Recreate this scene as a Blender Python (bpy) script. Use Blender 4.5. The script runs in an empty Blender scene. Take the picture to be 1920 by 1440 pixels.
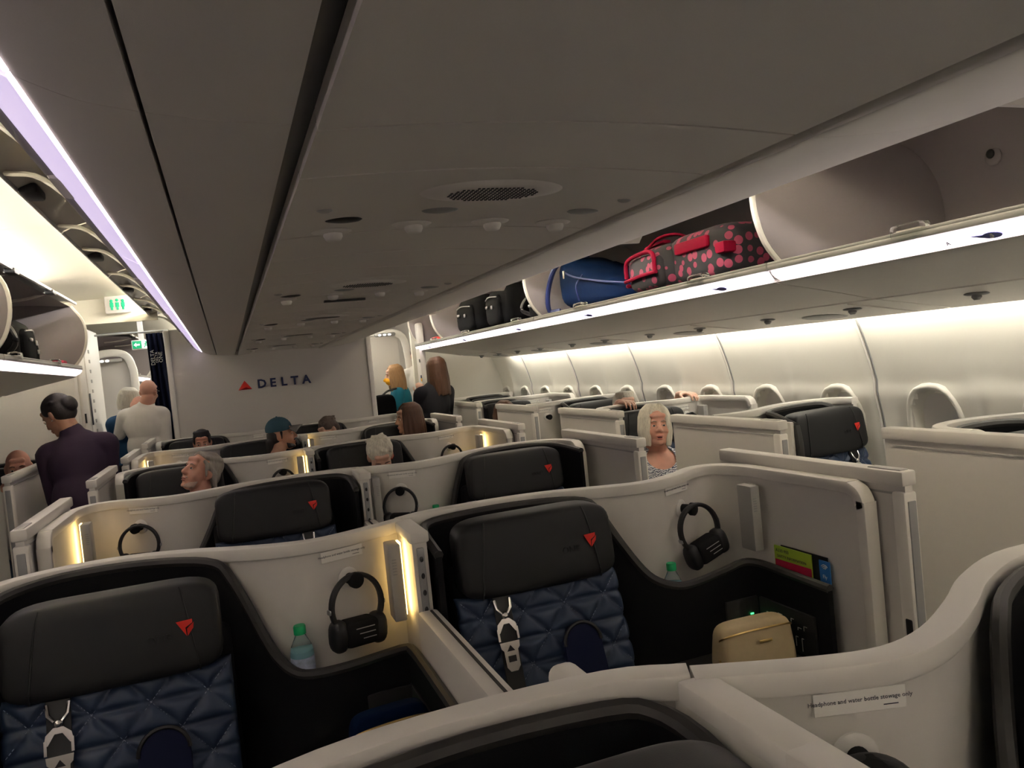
import bpy, bmesh, math, random
import numpy as np
from mathutils import Vector, Matrix, Euler
random.seed(7)
S = bpy.context.scene
COL = S.collection
PI = math.pi

# ------------------------------------------------------------------ camera
FPX, VPX, VPY, ROLL = 1442.0, 425.0, 727.0, -0.10
cam_d = bpy.data.cameras.new('camera'); cam = bpy.data.objects.new('camera', cam_d); COL.objects.link(cam)
cam_d.sensor_fit = 'HORIZONTAL'; cam_d.sensor_width = 36.0; cam_d.lens = FPX / 1920 * 36.0
cam_d.clip_start = 0.05; cam_d.clip_end = 100
_dy = Vector((VPX - 960, VPY - 720, FPX)).normalized()          # cabin axis in camera coords (x right, y down, z forward)
_up = _dy.cross(Vector((1, ROLL, 0))).normalized()
if _up.y > 0: _up = -_up
_dx = _dy.cross(-_up)
if _dx.x < 0: _dx = -_dx
CAM = Vector((-0.48, 0, 1.62))
_R = Matrix((_dx, _dy, _up))
cx, cy, cz = _R @ Vector((1, 0, 0)), _R @ Vector((0, -1, 0)), _R @ Vector((0, 0, -1))
cam.matrix_world = Matrix(((cx.x, cy.x, cz.x, CAM.x), (cx.y, cy.y, cz.y, CAM.y), (cx.z, cy.z, cz.z, CAM.z), (0, 0, 0, 1)))
S.camera = cam

# ------------------------------------------------------------------ world and exposure
w = bpy.data.worlds.new('world'); S.world = w; w.use_nodes = True
w.node_tree.nodes['Background'].inputs[0].default_value = (1.0, 0.95, 0.88, 1)
w.node_tree.nodes['Background'].inputs[1].default_value = 0.0
S.view_settings.view_transform = 'Standard'; S.view_settings.look = 'None'
S.view_settings.gamma = 1.0; S.view_settings.use_curve_mapping = False
S.view_settings.exposure = 1.16
LIGHT = dict(cove=60.0, wall=14.0, strip=1.7, lamp=4.0)

# ------------------------------------------------------------------ materials
MATS = {}
def _nodes(name):
    m = bpy.data.materials.new(name); m.use_nodes = True
    nt = m.node_tree; b = nt.nodes['Principled BSDF']
    MATS[name] = m
    return m, nt, b
def mat(name, col, rough=0.5, metal=0.0, noise=0.0, nscale=60.0, bump=0.0, bscale=300.0, coat=0.0, sheen=0.0, stretch=None, spec=None):
    m, nt, b = _nodes(name)
    b.inputs['Base Color'].default_value = (*col, 1); b.inputs['Roughness'].default_value = rough
    b.inputs['Metallic'].default_value = metal
    if spec is not None: b.inputs['Specular IOR Level'].default_value = spec
    if coat: b.inputs['Coat Weight'].default_value = coat
    if sheen: b.inputs['Sheen Weight'].default_value = sheen
    tc = nt.nodes.new('ShaderNodeTexCoord')
    src = tc.outputs['Object']
    if stretch:
        mp = nt.nodes.new('ShaderNodeMapping'); mp.inputs['Scale'].default_value = stretch
        nt.links.new(src, mp.inputs[0]); src = mp.outputs[0]
    if noise:
        n = nt.nodes.new('ShaderNodeTexNoise'); n.inputs['Scale'].default_value = nscale; n.inputs['Detail'].default_value = 3
        nt.links.new(src, n.inputs['Vector'])
        mx = nt.nodes.new('ShaderNodeMix'); mx.data_type = 'RGBA'
        mx.inputs[6].default_value = (*[c * (1 - noise) for c in col], 1)
        mx.inputs[7].default_value = (*[min(1, c * (1 + noise)) for c in col], 1)
        nt.links.new(n.outputs['Fac'], mx.inputs[0]); nt.links.new(mx.outputs[2], b.inputs['Base Color'])
    if bump:
        n2 = nt.nodes.new('ShaderNodeTexNoise'); n2.inputs['Scale'].default_value = bscale; n2.inputs['Detail'].default_value = 2
        nt.links.new(src, n2.inputs['Vector'])
        bp = nt.nodes.new('ShaderNodeBump'); bp.inputs['Strength'].default_value = bump; bp.inputs['Distance'].default_value = 0.002
        nt.links.new(n2.outputs['Fac'], bp.inputs['Height']); nt.links.new(bp.outputs[0], b.inputs['Normal'])
    return m
def emat(name, col, power, base=(0.8, 0.8, 0.8)):
    m, nt, b = _nodes(name)
    b.inputs['Base Color'].default_value = (*base, 1)
    b.inputs['Emission Color'].default_value = (*col, 1); b.inputs['Emission Strength'].default_value = power
    return m
def glassmat(name, col, rough=0.05, alpha=0.0):
    m, nt, b = _nodes(name)
    b.inputs['Base Color'].default_value = (*col, 1); b.inputs['Roughness'].default_value = rough
    b.inputs['Transmission Weight'].default_value = 1.0; b.inputs['IOR'].default_value = 1.2
    return m
def dotmat(name, base, dot, scale, lo=0.34):
    m, nt, b = _nodes(name)
    tc = nt.nodes.new('ShaderNodeTexCoord'); v = nt.nodes.new('ShaderNodeTexVoronoi'); v.inputs['Scale'].default_value = scale
    v.inputs['Randomness'].default_value = 0.75
    nt.links.new(tc.outputs['Object'], v.inputs['Vector'])
    r = nt.nodes.new('ShaderNodeValToRGB'); r.color_ramp.elements[0].position = lo; r.color_ramp.elements[0].color = (*dot, 1)
    r.color_ramp.elements[1].position = lo + 0.02; r.color_ramp.elements[1].color = (*base, 1)
    nt.links.new(v.outputs['Distance'], r.inputs[0]); nt.links.new(r.outputs[0], b.inputs['Base Color'])
    b.inputs['Roughness'].default_value = 0.8
    return m
def wavemat(name, c1, c2, c3, scale):
    m, nt, b = _nodes(name)
    tc = nt.nodes.new('ShaderNodeTexCoord'); v = nt.nodes.new('ShaderNodeTexWave'); v.inputs['Scale'].default_value = scale
    v.inputs['Distortion'].default_value = 9; v.inputs['Detail'].default_value = 3; v.inputs['Detail Scale'].default_value = 2.2
    v.bands_direction = 'Z'
    nt.links.new(tc.outputs['Object'], v.inputs['Vector'])
    r = nt.nodes.new('ShaderNodeValToRGB'); e = r.color_ramp.elements
    e[0].position = 0.25; e[0].color = (*c1, 1); e[1].position = 0.75; e[1].color = (*c3, 1)
    k = e.new(0.5); k.color = (*c2, 1)
    nt.links.new(v.outputs['Fac'], r.inputs[0]); nt.links.new(r.outputs[0], b.inputs['Base Color'])
    b.inputs['Roughness'].default_value = 0.85
    return m

mat('cream', (0.70, 0.67, 0.62), 0.42, noise=0.02, nscale=40, bump=0.08, bscale=500)
mat('cap', (0.76, 0.73, 0.67), 0.35)
mat('wallpanel', (0.78, 0.76, 0.68), 0.5, bump=0.05, bscale=200)
mat('ceilpanel', (0.74, 0.70, 0.66), 0.55, noise=0.03, nscale=400, bump=0.1, bscale=900)
mat('ceilwhite', (0.80, 0.77, 0.64), 0.6)
mat('bulkhead', (0.64, 0.61, 0.58), 0.6, noise=0.03, nscale=300)
mat('white', (0.78, 0.76, 0.72), 0.4)
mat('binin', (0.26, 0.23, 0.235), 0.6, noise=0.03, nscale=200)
mat('groove', (0.03, 0.028, 0.027), 0.7)
mat('liner', (0.009, 0.009, 0.010), 0.85, spec=0.15, noise=0.35, nscale=500, bump=0.25, bscale=900)
mat('rim', (0.030, 0.028, 0.026), 0.5)
mat('leather', (0.012, 0.012, 0.013), 0.5, spec=0.35, bump=0.12, bscale=700)
mat('navy', (0.028, 0.048, 0.098), 0.42, spec=0.5, noise=0.12, nscale=90, bump=0.08, bscale=900)
mat('navydark', (0.007, 0.011, 0.042), 0.7, spec=0.2)
mat('thread', (0.22, 0.26, 0.36), 0.7)
mat('red', (0.75, 0.03, 0.02), 0.4)
mat('reddark', (0.38, 0.01, 0.02), 0.4)
mat('black', (0.012, 0.012, 0.013), 0.45)
mat('blackmatte', (0.012, 0.012, 0.012), 0.8, spec=0.15)
mat('greyplastic', (0.30, 0.30, 0.30), 0.45)
mat('greylight', (0.40, 0.39, 0.37), 0.4)
mat('glosscream', (0.66, 0.62, 0.54), 0.22, coat=0.5)
mat('metal', (0.75, 0.73, 0.70), 0.22, 1.0)
mat('steel', (0.45, 0.45, 0.46), 0.35, 1.0)
mat('ink', (0.05, 0.05, 0.07), 0.6)
mat('inkblue', (0.01, 0.02, 0.10), 0.5)
mat('placard', (0.88, 0.86, 0.80), 0.3)
mat('carpet', (0.03, 0.035, 0.06), 0.95, noise=0.4, nscale=200)
mat('beige', (0.52, 0.41, 0.24), 0.5, noise=0.08, nscale=60, bump=0.1, bscale=500)
mat('gold', (0.75, 0.55, 0.22), 0.3, 1.0)
mat('green', (0.0, 0.42, 0.14), 0.4)
mat('lime', (0.38, 0.56, 0.05), 0.4)
mat('crimson', (0.42, 0.01, 0.05), 0.4)
mat('cardblue', (0.03, 0.17, 0.50), 0.35)
mat('bagblue', (0.0015, 0.009, 0.036), 0.8, spec=0.06, noise=0.15, nscale=50, bump=0.2, bscale=600)
mat('bagblack', (0.0035, 0.0035, 0.004), 0.8, spec=0.06, noise=0.2, nscale=50, bump=0.2, bscale=600)
mat('pink', (0.16, 0.003, 0.018), 0.7, spec=0.06)
emat('figuregreen', (0.0, 0.5, 0.22), 0.35, (0.0, 0.22, 0.10))
mat('purple', (0.16, 0.07, 0.32), 0.6)
mat('marker', (0.16, 0.18, 0.52), 0.5)
mat('curtain', (0.004, 0.006, 0.02), 0.85, spec=0.1)
mat('orange', (0.85, 0.42, 0.02), 0.4)
mat('lightblue', (0.25, 0.38, 0.60), 0.7)
dotmat('polka', (0.004, 0.0025, 0.004), (0.18, 0.016, 0.045), 20, 0.38)
wavemat('blouse', (0.10, 0.11, 0.17), (0.50, 0.53, 0.60), (0.82, 0.83, 0.85), 26)
glassmat('clear', (0.95, 0.97, 0.97), 0.05)
glassmat('bottleglass', (0.80, 0.92, 0.95), 0.08)
mat('water', (0.35, 0.60, 0.66), 0.15)
mat('labelblue', (0.42, 0.48, 0.62), 0.5, noise=0.5, nscale=90)
emat('strip', (1.0, 0.83, 0.87), LIGHT['strip'])
emat('stripviolet', (0.80, 0.66, 1.0), 0.33)
emat('cove', (1.0, 0.935, 0.87), LIGHT['cove'])
emat('covefar', (1.0, 0.93, 0.82), 16.0)
emat('wallwash', (1.0, 0.93, 0.80), LIGHT['wall'])
emat('lampglow', (1.0, 0.66, 0.22), LIGHT['lamp'])
emat('led', (0.05, 1.0, 0.25), 0.9)
emat('ledcyan', (0.10, 0.85, 0.75), 4.0)
emat('signgreen', (0.01, 0.40, 0.16), 0.35, (0.0, 0.25, 0.1))
emat('signwhite', (0.95, 1.0, 0.95), 0.45)
emat('skylight', (0.9, 0.95, 1.0), 2.2)
emat('lampbar', (1.0, 0.95, 0.88), 2.5)
mat('railgrey', (0.26, 0.255, 0.24), 0.4)
mat('panelgrey', (0.022, 0.021, 0.020), 0.55)

# ------------------------------------------------------------------ mesh builder
def V(*a): return Vector(a)
def smoothpath(pts, n=6):
    pts = [Vector(p) for p in pts]
    P = [2 * pts[0] - pts[1]] + pts + [2 * pts[-1] - pts[-2]]
    out = []
    for i in range(1, len(P) - 2):
        p0, p1, p2, p3 = P[i - 1], P[i], P[i + 1], P[i + 2]
        for k in range(n):
            t = k / n
            out.append(0.5 * ((2 * p1) + (p2 - p0) * t + (2 * p0 - 5 * p1 + 4 * p2 - p3) * t * t + (3 * p1 - p0 - 3 * p2 + p3) * t ** 3))
    out.append(pts[-1].copy())
    return out
def rrect(w, h, r, n=3):
    pts = []
    for cxs, cys, a0 in ((1, 1, 0), (-1, 1, 90), (-1, -1, 180), (1, -1, 270)):
        for k in range(n + 1):
            a = math.radians(a0 + 90 * k / n)
            pts.append((cxs * (w / 2 - r) + r * math.cos(a), cys * (h / 2 - r) + r * math.sin(a)))
    return pts
def circ(r, n=8, ry=None):
    ry = ry or r
    return [(r * math.cos(2 * PI * k / n), ry * math.sin(2 * PI * k / n)) for k in range(n)]
class MB:
    def __init__(self): self.v = []; self.f = []; self.m = []; self.cur = 0
    def add(self, vs, fs):
        o = len(self.v); self.v += [tuple(x) for x in vs]
        for f in fs: self.f.append(tuple(i + o for i in f)); self.m.append(self.cur)
        return self
    def xform(self, M, start=0):
        for i in range(start, len(self.v)): self.v[i] = tuple(M @ Vector(self.v[i]))
        return self
    def box(self, c, s, rot=None):
        hx, hy, hz = s[0] / 2, s[1] / 2, s[2] / 2
        vs = [Vector((x, y, z)) for x in (-hx, hx) for y in (-hy, hy) for z in (-hz, hz)]
        if rot is not None: vs = [rot @ v for v in vs]
        return self.add([v + Vector(c) for v in vs], [(0, 1, 3, 2), (4, 6, 7, 5), (0, 4, 5, 1), (2, 3, 7, 6), (0, 2, 6, 4), (1, 5, 7, 3)])
    def rbox(self, c, s, r=0.01, n=2, rot=None):
        bm = bmesh.new(); bmesh.ops.create_cube(bm, size=1.0)
        bmesh.ops.scale(bm, vec=Vector(s), verts=bm.verts)
        bmesh.ops.bevel(bm, geom=list(bm.edges), offset=min(r, min(s) * 0.49), segments=n, profile=0.5, affect='EDGES')
        vs = [v.co.copy() for v in bm.verts]; idx = {v: i for i, v in enumerate(bm.verts)}
        fs = [[idx[v] for v in f.verts] for f in bm.faces]; bm.free()
        if rot is not None: vs = [rot @ v for v in vs]
        return self.add([v + Vector(c) for v in vs], fs)
    def prism(self, poly, z0, z1, M=None):
        n = len(poly)
        vs = [Vector((p[0], p[1], z0)) for p in poly] + [Vector((p[0], p[1], z1)) for p in poly]
        if M is not None: vs = [M @ v for v in vs]
        fs = [tuple(range(n - 1, -1, -1)), tuple(range(n, 2 * n))] + [(i, (i + 1) % n, n + (i + 1) % n, n + i) for i in range(n)]
        return self.add(vs, fs)
    def sweep(self, path, prof, up=(0, 0, 1), closed=False, cap=True):
        path = [Vector(p) for p in path]; n = len(path); m = len(prof); vs = []
        for i, p in enumerate(path):
            if closed: a, b = path[i - 1], path[(i + 1) % n]
            else: a, b = path[max(i - 1, 0)], path[min(i + 1, n - 1)]
            t = (b - a).normalized(); u = Vector(up)
            s = t.cross(u)
            if s.length < 1e-4: s = t.cross(Vector((0, 1, 0)))
            s.normalize(); u2 = s.cross(t).normalized()
            for q in prof: vs.append(p + s * q[0] + u2 * q[1])
        fs = []
        for i in range(n if closed else n - 1):
            j = (i + 1) % n
            for k in range(m):
                l = (k + 1) % m
                fs.append((i * m + k, i * m + l, j * m + l, j * m + k))
        if cap and not closed:
            fs.append(tuple(range(m - 1, -1, -1))); fs.append(tuple((n - 1) * m + k for k in range(m)))
        return self.add(vs, fs)
    def tube(self, path, r, n=8): return self.sweep(path, circ(r, n))
    def wall(self, path, z0, z1, th):
        path = [Vector((p[0], p[1], 0)) for p in path]; n = len(path)
        if not hasattr(z1, '__len__'): z1 = [z1] * n
        vs = []
        for i, p in enumerate(path):
            t = (path[min(i + 1, n - 1)] - path[max(i - 1, 0)]).normalized(); s = Vector((t.y, -t.x, 0)) * th / 2
            vs += [p + s + V(0, 0, z0), p - s + V(0, 0, z0), p - s + V(0, 0, z1[i]), p + s + V(0, 0, z1[i])]
        fs = []
        for i in range(n - 1):
            a, b = i * 4, i * 4 + 4
            fs += [(a, a + 3, b + 3, b), (a + 1, b + 1, b + 2, a + 2), (a + 2, b + 2, b + 3, a + 3), (a, b, b + 1, a + 1)]
        fs += [(0, 1, 2, 3), tuple(n * 4 - 4 + k for k in (3, 2, 1, 0))]
        return self.add(vs, fs)
    def lathe(self, prof, c=(0, 0, 0), n=16, M=None):
        vs = []; m = len(prof)
        for k in range(n):
            a = 2 * PI * k / n
            for r, z in prof: vs.append(Vector((r * math.cos(a), r * math.sin(a), z)))
        if M is not None: vs = [M @ v for v in vs]
        vs = [v + Vector(c) for v in vs]
        fs = [(k * m + i, ((k + 1) % n) * m + i, ((k + 1) % n) * m + i + 1, k * m + i + 1) for k in range(n) for i in range(m - 1)]
        fs += [tuple(k * m for k in range(n - 1, -1, -1)), tuple(k * m + m - 1 for k in range(n))]
        return self.add(vs, fs)
    def ell(self, c, r, M=None, n=16, m=10):
        vs = []
        for j in range(1, m):
            th = PI * j / m
            for i in range(n):
                a = 2 * PI * i / n
                vs.append(Vector((r[0] * math.sin(th) * math.cos(a), r[1] * math.sin(th) * math.sin(a), r[2] * math.cos(th))))
        vs += [Vector((0, 0, r[2])), Vector((0, 0, -r[2]))]
        if M is not None: vs = [M @ v for v in vs]
        vs = [v + Vector(c) for v in vs]; k = (m - 1) * n
        fs = [(j * n + i, (j + 1) * n + i, (j + 1) * n + (i + 1) % n, j * n + (i + 1) % n) for j in range(m - 2) for i in range(n)]
        fs += [(k, i, (i + 1) % n) for i in range(n)] + [(k + 1, (m - 2) * n + (i + 1) % n, (m - 2) * n + i) for i in range(n)]
        return self.add(vs, fs)
    def caps(self, a, b, ra, rb, n=12):
        a, b = Vector(a), Vector(b); d = (b - a); L = d.length
        q = Vector((0, 0, 1)).rotation_difference(d.normalized() if L > 1e-6 else Vector((0, 0, 1))).to_matrix()
        prof = []
        for k in range(5): t = -PI / 2 + PI / 2 * k / 4; prof.append((max(1e-4, ra * math.cos(t)), ra * math.sin(t)))
        for k in range(5): t = PI / 2 * k / 4; prof.append((max(1e-4, rb * math.cos(t)), L + rb * math.sin(t)))
        return self.lathe(prof, a, n, q)
    def grid(self, fn, nu, nv, closed=False):
        vs = [Vector(fn(i / nu, j / nv)) for j in range(nv + 1) for i in range(nu + 1)]
        fs = [(j * (nu + 1) + i, j * (nu + 1) + i + 1, (j + 1) * (nu + 1) + i + 1, (j + 1) * (nu + 1) + i) for j in range(nv) for i in range(nu)]
        return self.add(vs, fs)
    def mesh(self, name, mats, sharp=40, flip=False):
        me = bpy.data.meshes.new(name); me.from_pydata(self.v, [], self.f)
        if isinstance(mats, str): mats = [mats]
        for x in mats: me.materials.append(MATS[x])
        if len(mats) > 1: me.polygons.foreach_set('material_index', self.m)
        bm = bmesh.new(); bm.from_mesh(me); bmesh.ops.recalc_face_normals(bm, faces=bm.faces); bm.to_mesh(me); bm.free()
        me.polygons.foreach_set('use_smooth', [True] * len(me.polygons))
        if sharp: me.set_sharp_from_angle(angle=math.radians(sharp))
        me.update()
        return me
    def obj(self, name, mats, parent=None, sharp=40, label=None):
        o = bpy.data.objects.new(name, self.mesh(name, mats, sharp)); COL.objects.link(o)
        if parent is not None: o.parent = parent
        if label: o['label'] = label
        return o
def empty(name, label, cat, loc=(0, 0, 0), rz=0, group=None):
    o = bpy.data.objects.new(name, None); COL.objects.link(o); o.empty_display_size = 0.1
    o.location = loc; o.rotation_euler = (0, 0, rz); o['label'] = label; o['category'] = cat
    if group: o['group'] = group
    return o
def tag(o, label, cat, group=None):
    o['label'] = label; o['category'] = cat
    if group: o['group'] = group
    return o
def struct(o, label=None):
    o['kind'] = 'structure'
    if label: o['label'] = label
    return o
def copy_tree(o, parent=None):
    c = o.copy(); COL.objects.link(c); c.parent = parent
    for ch in list(o.children): copy_tree(ch, c)
    return c
def text_obj(name, s, size, M, material, parent=None, extrude=0.0005, align='CENTER', weight=0):
    cu = bpy.data.curves.new(name, 'FONT'); cu.body = s; cu.size = size; cu.extrude = extrude
    cu.offset = weight; cu.align_x = align; cu.align_y = 'CENTER'; cu.resolution_u = 2
    t = bpy.data.objects.new(name, cu); COL.objects.link(t)
    bpy.context.view_layer.update()
    me = bpy.data.meshes.new_from_object(t.evaluated_get(bpy.context.evaluated_depsgraph_get()))
    bpy.data.objects.remove(t); bpy.data.curves.remove(cu)
    me.transform(M); me.materials.clear(); me.materials.append(MATS[material])
    o = bpy.data.objects.new(name, me); COL.objects.link(o)
    if parent is not None: o.parent = parent
    return o
def FM(origin, xdir, ydir):           # frame matrix: text plane x/y directions
    x = Vector(xdir).normalized(); y = Vector(ydir).normalized(); z = x.cross(y).normalized(); y = z.cross(x)
    return Matrix(((x.x, y.x, z.x, origin[0]), (x.y, y.y, z.y, origin[1]), (x.z, y.z, z.z, origin[2]), (0, 0, 0, 1)))
ORD = ['first', 'second', 'third', 'fourth', 'fifth', 'sixth', 'seventh', 'eighth', 'ninth']
# ================================================================== THE SETTING
YB = 8.0           # lettered bulkhead
Y_BACK = -2.4      # cabin goes on behind the viewer to here
b = MB(); b.box((0, 5.3, -0.05), (5.4, 16.0, 0.1)); struct(b.obj('floor', 'carpet'), 'dark blue carpet of the cabin floor')
b = MB(); b.box((0, Y_BACK - 0.05, 1.25), (5.4, 0.1, 2.6)); struct(b.obj('wall_front', 'bulkhead'), 'plain partition closing the cabin behind the viewer')

# aisle ceilings (left one is in view)
def aisle_ceiling(name, s):
    root = MB()
    prof = [(s * 0.30, 2.62), (s * 0.70, 2.60), (s * 0.95, 2.57), (s * 1.2, 2.53), (s * 1.45, 2.52), (s * 1.75, 2.50), (s * 2.05, 2.42)]
    pl = [Vector((x, 0, z)) for x, z in prof]
    sp = smoothpath(pl, 3)
    root.add([Vector((p.x, Y_BACK, p.z + 0.05)) for p in sp] + [Vector((p.x, 13.2, p.z + 0.05)) for p in sp],
             [(i, i + 1, len(sp) + i + 1, len(sp) + i) for i in range(len(sp) - 1)])
    c = struct(root.obj(name, 'ceilwhite'))
    y = Y_BACK
    step = 1.38
    while y < 13.0:
        q = MB(); y1 = min(y + step - 0.006, 13.2)
        q.add([Vector((p.x, y, p.z)) for p in sp] + [Vector((p.x, y1, p.z)) for p in sp],
              [(i, i + 1, len(sp) + i + 1, len(sp) + i) for i in range(len(sp) - 1)])
        q.obj('ceiling_panel', 'ceilwhite', c)
        y += step
    return c
aisle_ceiling('ceiling', -1)
aisle_ceiling('ceiling', 1)
# cove lamps behind the bin tops that wash the aisle ceilings
for s in (-1, 1):
    for x, z, t in ((0.74, 2.47, 0), (1.98, 2.36, 0)):
        ye = 6.2 if (s < 0 and x > 1) else 7.7
        ys = 2.6 if s < 0 else 1.2
        for nm, a, c in (('cove_lamp_offscreen', -2.3, ys), ('cove_lamp', ys, ye)):
          q = MB(); q.box((s * x, (a + c) / 2, z), (0.05, c - a, 0.012))
          o = q.obj(nm, 'cove')
          tag(o, ('foremost ' if a < 0 else '') + ('warm cove lamp tube above the %s overhead bins over the %s aisle' % ('centre' if x < 1 else 'window side', 'lavatory' if s < 0 else 'window row')), 'lamp')

for s in (-1, 1):
    q = MB(); q.box((s * 0.80, 10.6, 2.44), (0.05, 4.6, 0.012)); tag(q.obj('cove_lamp', 'covefar'), 'warm cove lamp tube of the next cabin over the %s aisle' % ('lavatory side' if s < 0 else 'window row'), 'lamp')
# right side wall: panels with two windows each
def wallx(z):
    zs = [0.0, 0.5, 0.9, 1.15, 1.30, 1.45, 1.58, 1.68]
    xs = [2.50, 2.60, 2.605, 2.585, 2.555, 2.52, 2.478, 2.43]
    return float(np.interp(z, zs, xs))
PITCH_W = 0.572; PANEL_L = 2 * PITCH_W
def side_panel_mesh(s, last=False):
    def f(u, v):
        y = u * PANEL_L; z = 0.05 + v * 1.61
        x = wallx(z)
        du = min(abs(u - 0.0), abs(u - 1.0)) * PANEL_L; dm = abs(u - 0.5) * PANEL_L
        up = max(0, min(1, (z - 1.28) / 0.25))
        ridge = 0.030 * math.exp(-(du / 0.055) ** 2) + 0.030 * math.exp(-(dm / 0.06) ** 2) * (1 - 0.6 * up)
        sc = 1.302 - 0.020 * (0.5 + 0.5 * math.cos(4 * PI * u + PI))
        belt = 0.016 / (1 + math.exp((z - sc) / 0.006))
        return (s * (x - ridge - belt), y + 0.002 if u < 0.5 else y - 0.002, z)
    q = MB()
    nu, nv = 48, 54
    q.grid(f, nu, nv)
    def inside(fc):
        y = sum(q.v[i][1] for i in fc) / 4; z = sum(q.v[i][2] for i in fc) / 4
        return any(((y - k * PANEL_L) / 0.128) ** 2 + ((z - 1.10) / 0.190) ** 2 < 1 for k in (0.25, 0.75))
    q.f = [fc for fc in q.f if not inside(fc)]; q.m = [0] * len(q.f)
    return q.mesh('sidewall_panel', 'wallpanel', None)
def bezel_meshes(s):
    q = MB(); n = 28
    rings = [(0.158, 0.221, -0.002), (0.152, 0.215, 0.010), (0.144, 0.207, 0.013), (0.134, 0.196, 0.006), (0.112, 0.172, -0.040), (0.106, 0.166, -0.046)]
    vs = []
    for a, bb, h in rings:
        for k in range(n):
            t = 2 * PI * k / n
            cxx = math.copysign(abs(math.cos(t)) ** 0.85, math.cos(t)); sy = math.copysign(abs(math.sin(t)) ** 0.85, math.sin(t))
            y = a * cxx; z = 1.10 + bb * sy
            vs.append((s * (wallx(z) - 0.016 * (1 if z < 1.3 else 0.2) - h), y, z))
    q.add(vs, [(r * n + k, r * n + (k + 1) % n, (r + 1) * n + (k + 1) % n, (r + 1) * n + k) for r in range(len(rings) - 1) for k in range(n)])
    bz = q.mesh('window_bezel', 'wallpanel', None)
    q = MB()
    vs = [(s * (wallx(1.1) + 0.026), 0, 1.10)]
    for k in range(n):
        t = 2 * PI * k / n
        cxx = math.copysign(abs(math.cos(t)) ** 0.85, math.cos(t)); sy = math.copysign(abs(math.sin(t)) ** 0.85, math.sin(t))
        z = 1.10 + 0.168 * sy
        vs.append((s * (wallx(z) + 0.030), 0.106 * cxx, z))
    q.add(vs, [(0, 1 + k, 1 + (k + 1) % n) for k in range(n)])
    sh = q.mesh('window_shade', 'white', None)
    return bz, sh
def linkmesh(name, me, parent=None, loc=(0, 0, 0)):
    o = bpy.data.objects.new(name, me); COL.objects.link(o); o.location = loc
    if parent is not None: o.parent = parent
    return o
def side_wall(name, s, y_first, n):
    q = MB(); q.box((s * 2.72, 5.3, 1.2), (0.1, 16.0, 2.7))
    root = struct(q.obj(name, 'wallpanel'))
    pm = side_panel_mesh(s); bz, sh = bezel_meshes(s)
    seam = MB(); seam.sweep([(s * (wallx(0.05 + 1.61 * k / 30) - 0.030 - (0.016 if 0.05 + 1.61 * k / 30 < 1.3 else 0)), 0, 0.05 + 1.61 * k / 30) for k in range(31)], rrect(0.022, 0.008, 0.003, 1), up=(0, 1, 0))
    sm = seam.mesh('panel_seam', 'cream')
    gap = MB(); gap.sweep([(s * (wallx(0.05 + 1.61 * k / 30) - 0.030 - (0.016 if 0.05 + 1.61 * k / 30 < 1.3 else 0)), -0.014, 0.05 + 1.61 * k / 30) for k in range(31)], rrect(0.006, 0.008, 0.001, 1), up=(0, 1, 0)); gm = gap.mesh('seam_gap', 'greyplastic')
    for i in range(n):
        p = linkmesh('sidewall_panel', pm, root, (0, y_first + i * PANEL_L, 0))
        linkmesh('panel_seam', sm, p, (0, 0, 0)); linkmesh('seam_gap', gm, p, (0, 0, 0))
        for k in (0.25, 0.75):
            linkmesh('window_bezel', bz, p, (0, k * PANEL_L, 0))
            linkmesh('window_shade', sh, p, (0, k * PANEL_L, 0))
    return root
W_Y0 = 2.66 + 0.286                     # a seam of the right wall
side_wall('wall_right', 1, W_Y0 - 5 * PANEL_L + 0.0, 10)
side_wall('wall_left', -1, W_Y0 - 5 * PANEL_L + 0.25, 9)
# wash lamps at the top of the side walls
for s in (-1, 1):
    if s < 0: continue                  # no wash is seen on the other wall
    for nm, a, c in (('wash_lamp_offscreen', -2.3, 1.7), ('wash_lamp', 1.7, 7.9)):
      q = MB(); q.box((s * 2.375, (a + c) / 2, 1.678), (0.03, c - a, 0.012))
      tag(q.obj(nm, 'wallwash'), ('foremost ' if a < 0 else '') + 'sidewall wash lamp strip above the %s row of windows' % ('window side' if s > 0 else 'curtain side'), 'lamp')
# upper hull behind the bins
for s, nm in ((-1, 'trim_1'), (1, 'trim_2')):
    q = MB(); pts = [(2.62, 1.60), (2.60, 2.0), (2.45, 2.3), (2.05, 2.5)]
    q.add([(s * x, Y_BACK, z) for x, z in pts] + [(s * x, 13.2, z) for x, z in pts], [(i, i + 1, 5 + i, 4 + i) for i in range(3)])
    struct(q.obj(nm, 'cream'), 'curved hull lining behind the overhead bins')

# lettered bulkhead
b = MB(); b.box((-0.015, YB + 0.04, 1.1), (1.93, 0.06, 2.24))
bh = struct(b.obj('wall_back', 'bulkhead'), 'pale grey bulkhead with dark blue lettering and red emblem')
for x in (-0.965, 0.935):
    q = MB(); q.rbox((x, YB + 0.03, 1.1), (0.05, 0.10, 2.24), 0.012); q.obj('edge_trim', 'white', bh)
text = 'DELTA'
xs = [-0.150, -0.045, 0.060, 0.165, 0.280]
for ch, x in zip(text, xs):
    text_obj('letter', ch, 0.118, FM((x, YB + 0.004, 1.622), (1, 0, 0.0), (0, 0, 1)), 'inkblue', bh, 0.006, weight=0.0035)
em = MB(); em.add([(-0.375, 0, 1.582), (-0.245, 0, 1.582), (-0.310, 0, 1.672), (-0.300, -0.014, 1.605)], [(0, 3, 2), (3, 1, 2)])
em.cur = 1; em.add([(-0.375, 0, 1.582), (-0.245, 0, 1.582), (-0.300, -0.014, 1.605)], [(0, 1, 2)])
em.xform(Matrix.Translation((0, YB + 0.008, 0)))
em.obj('emblem', ['red', 'reddark'], bh, None)

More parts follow.
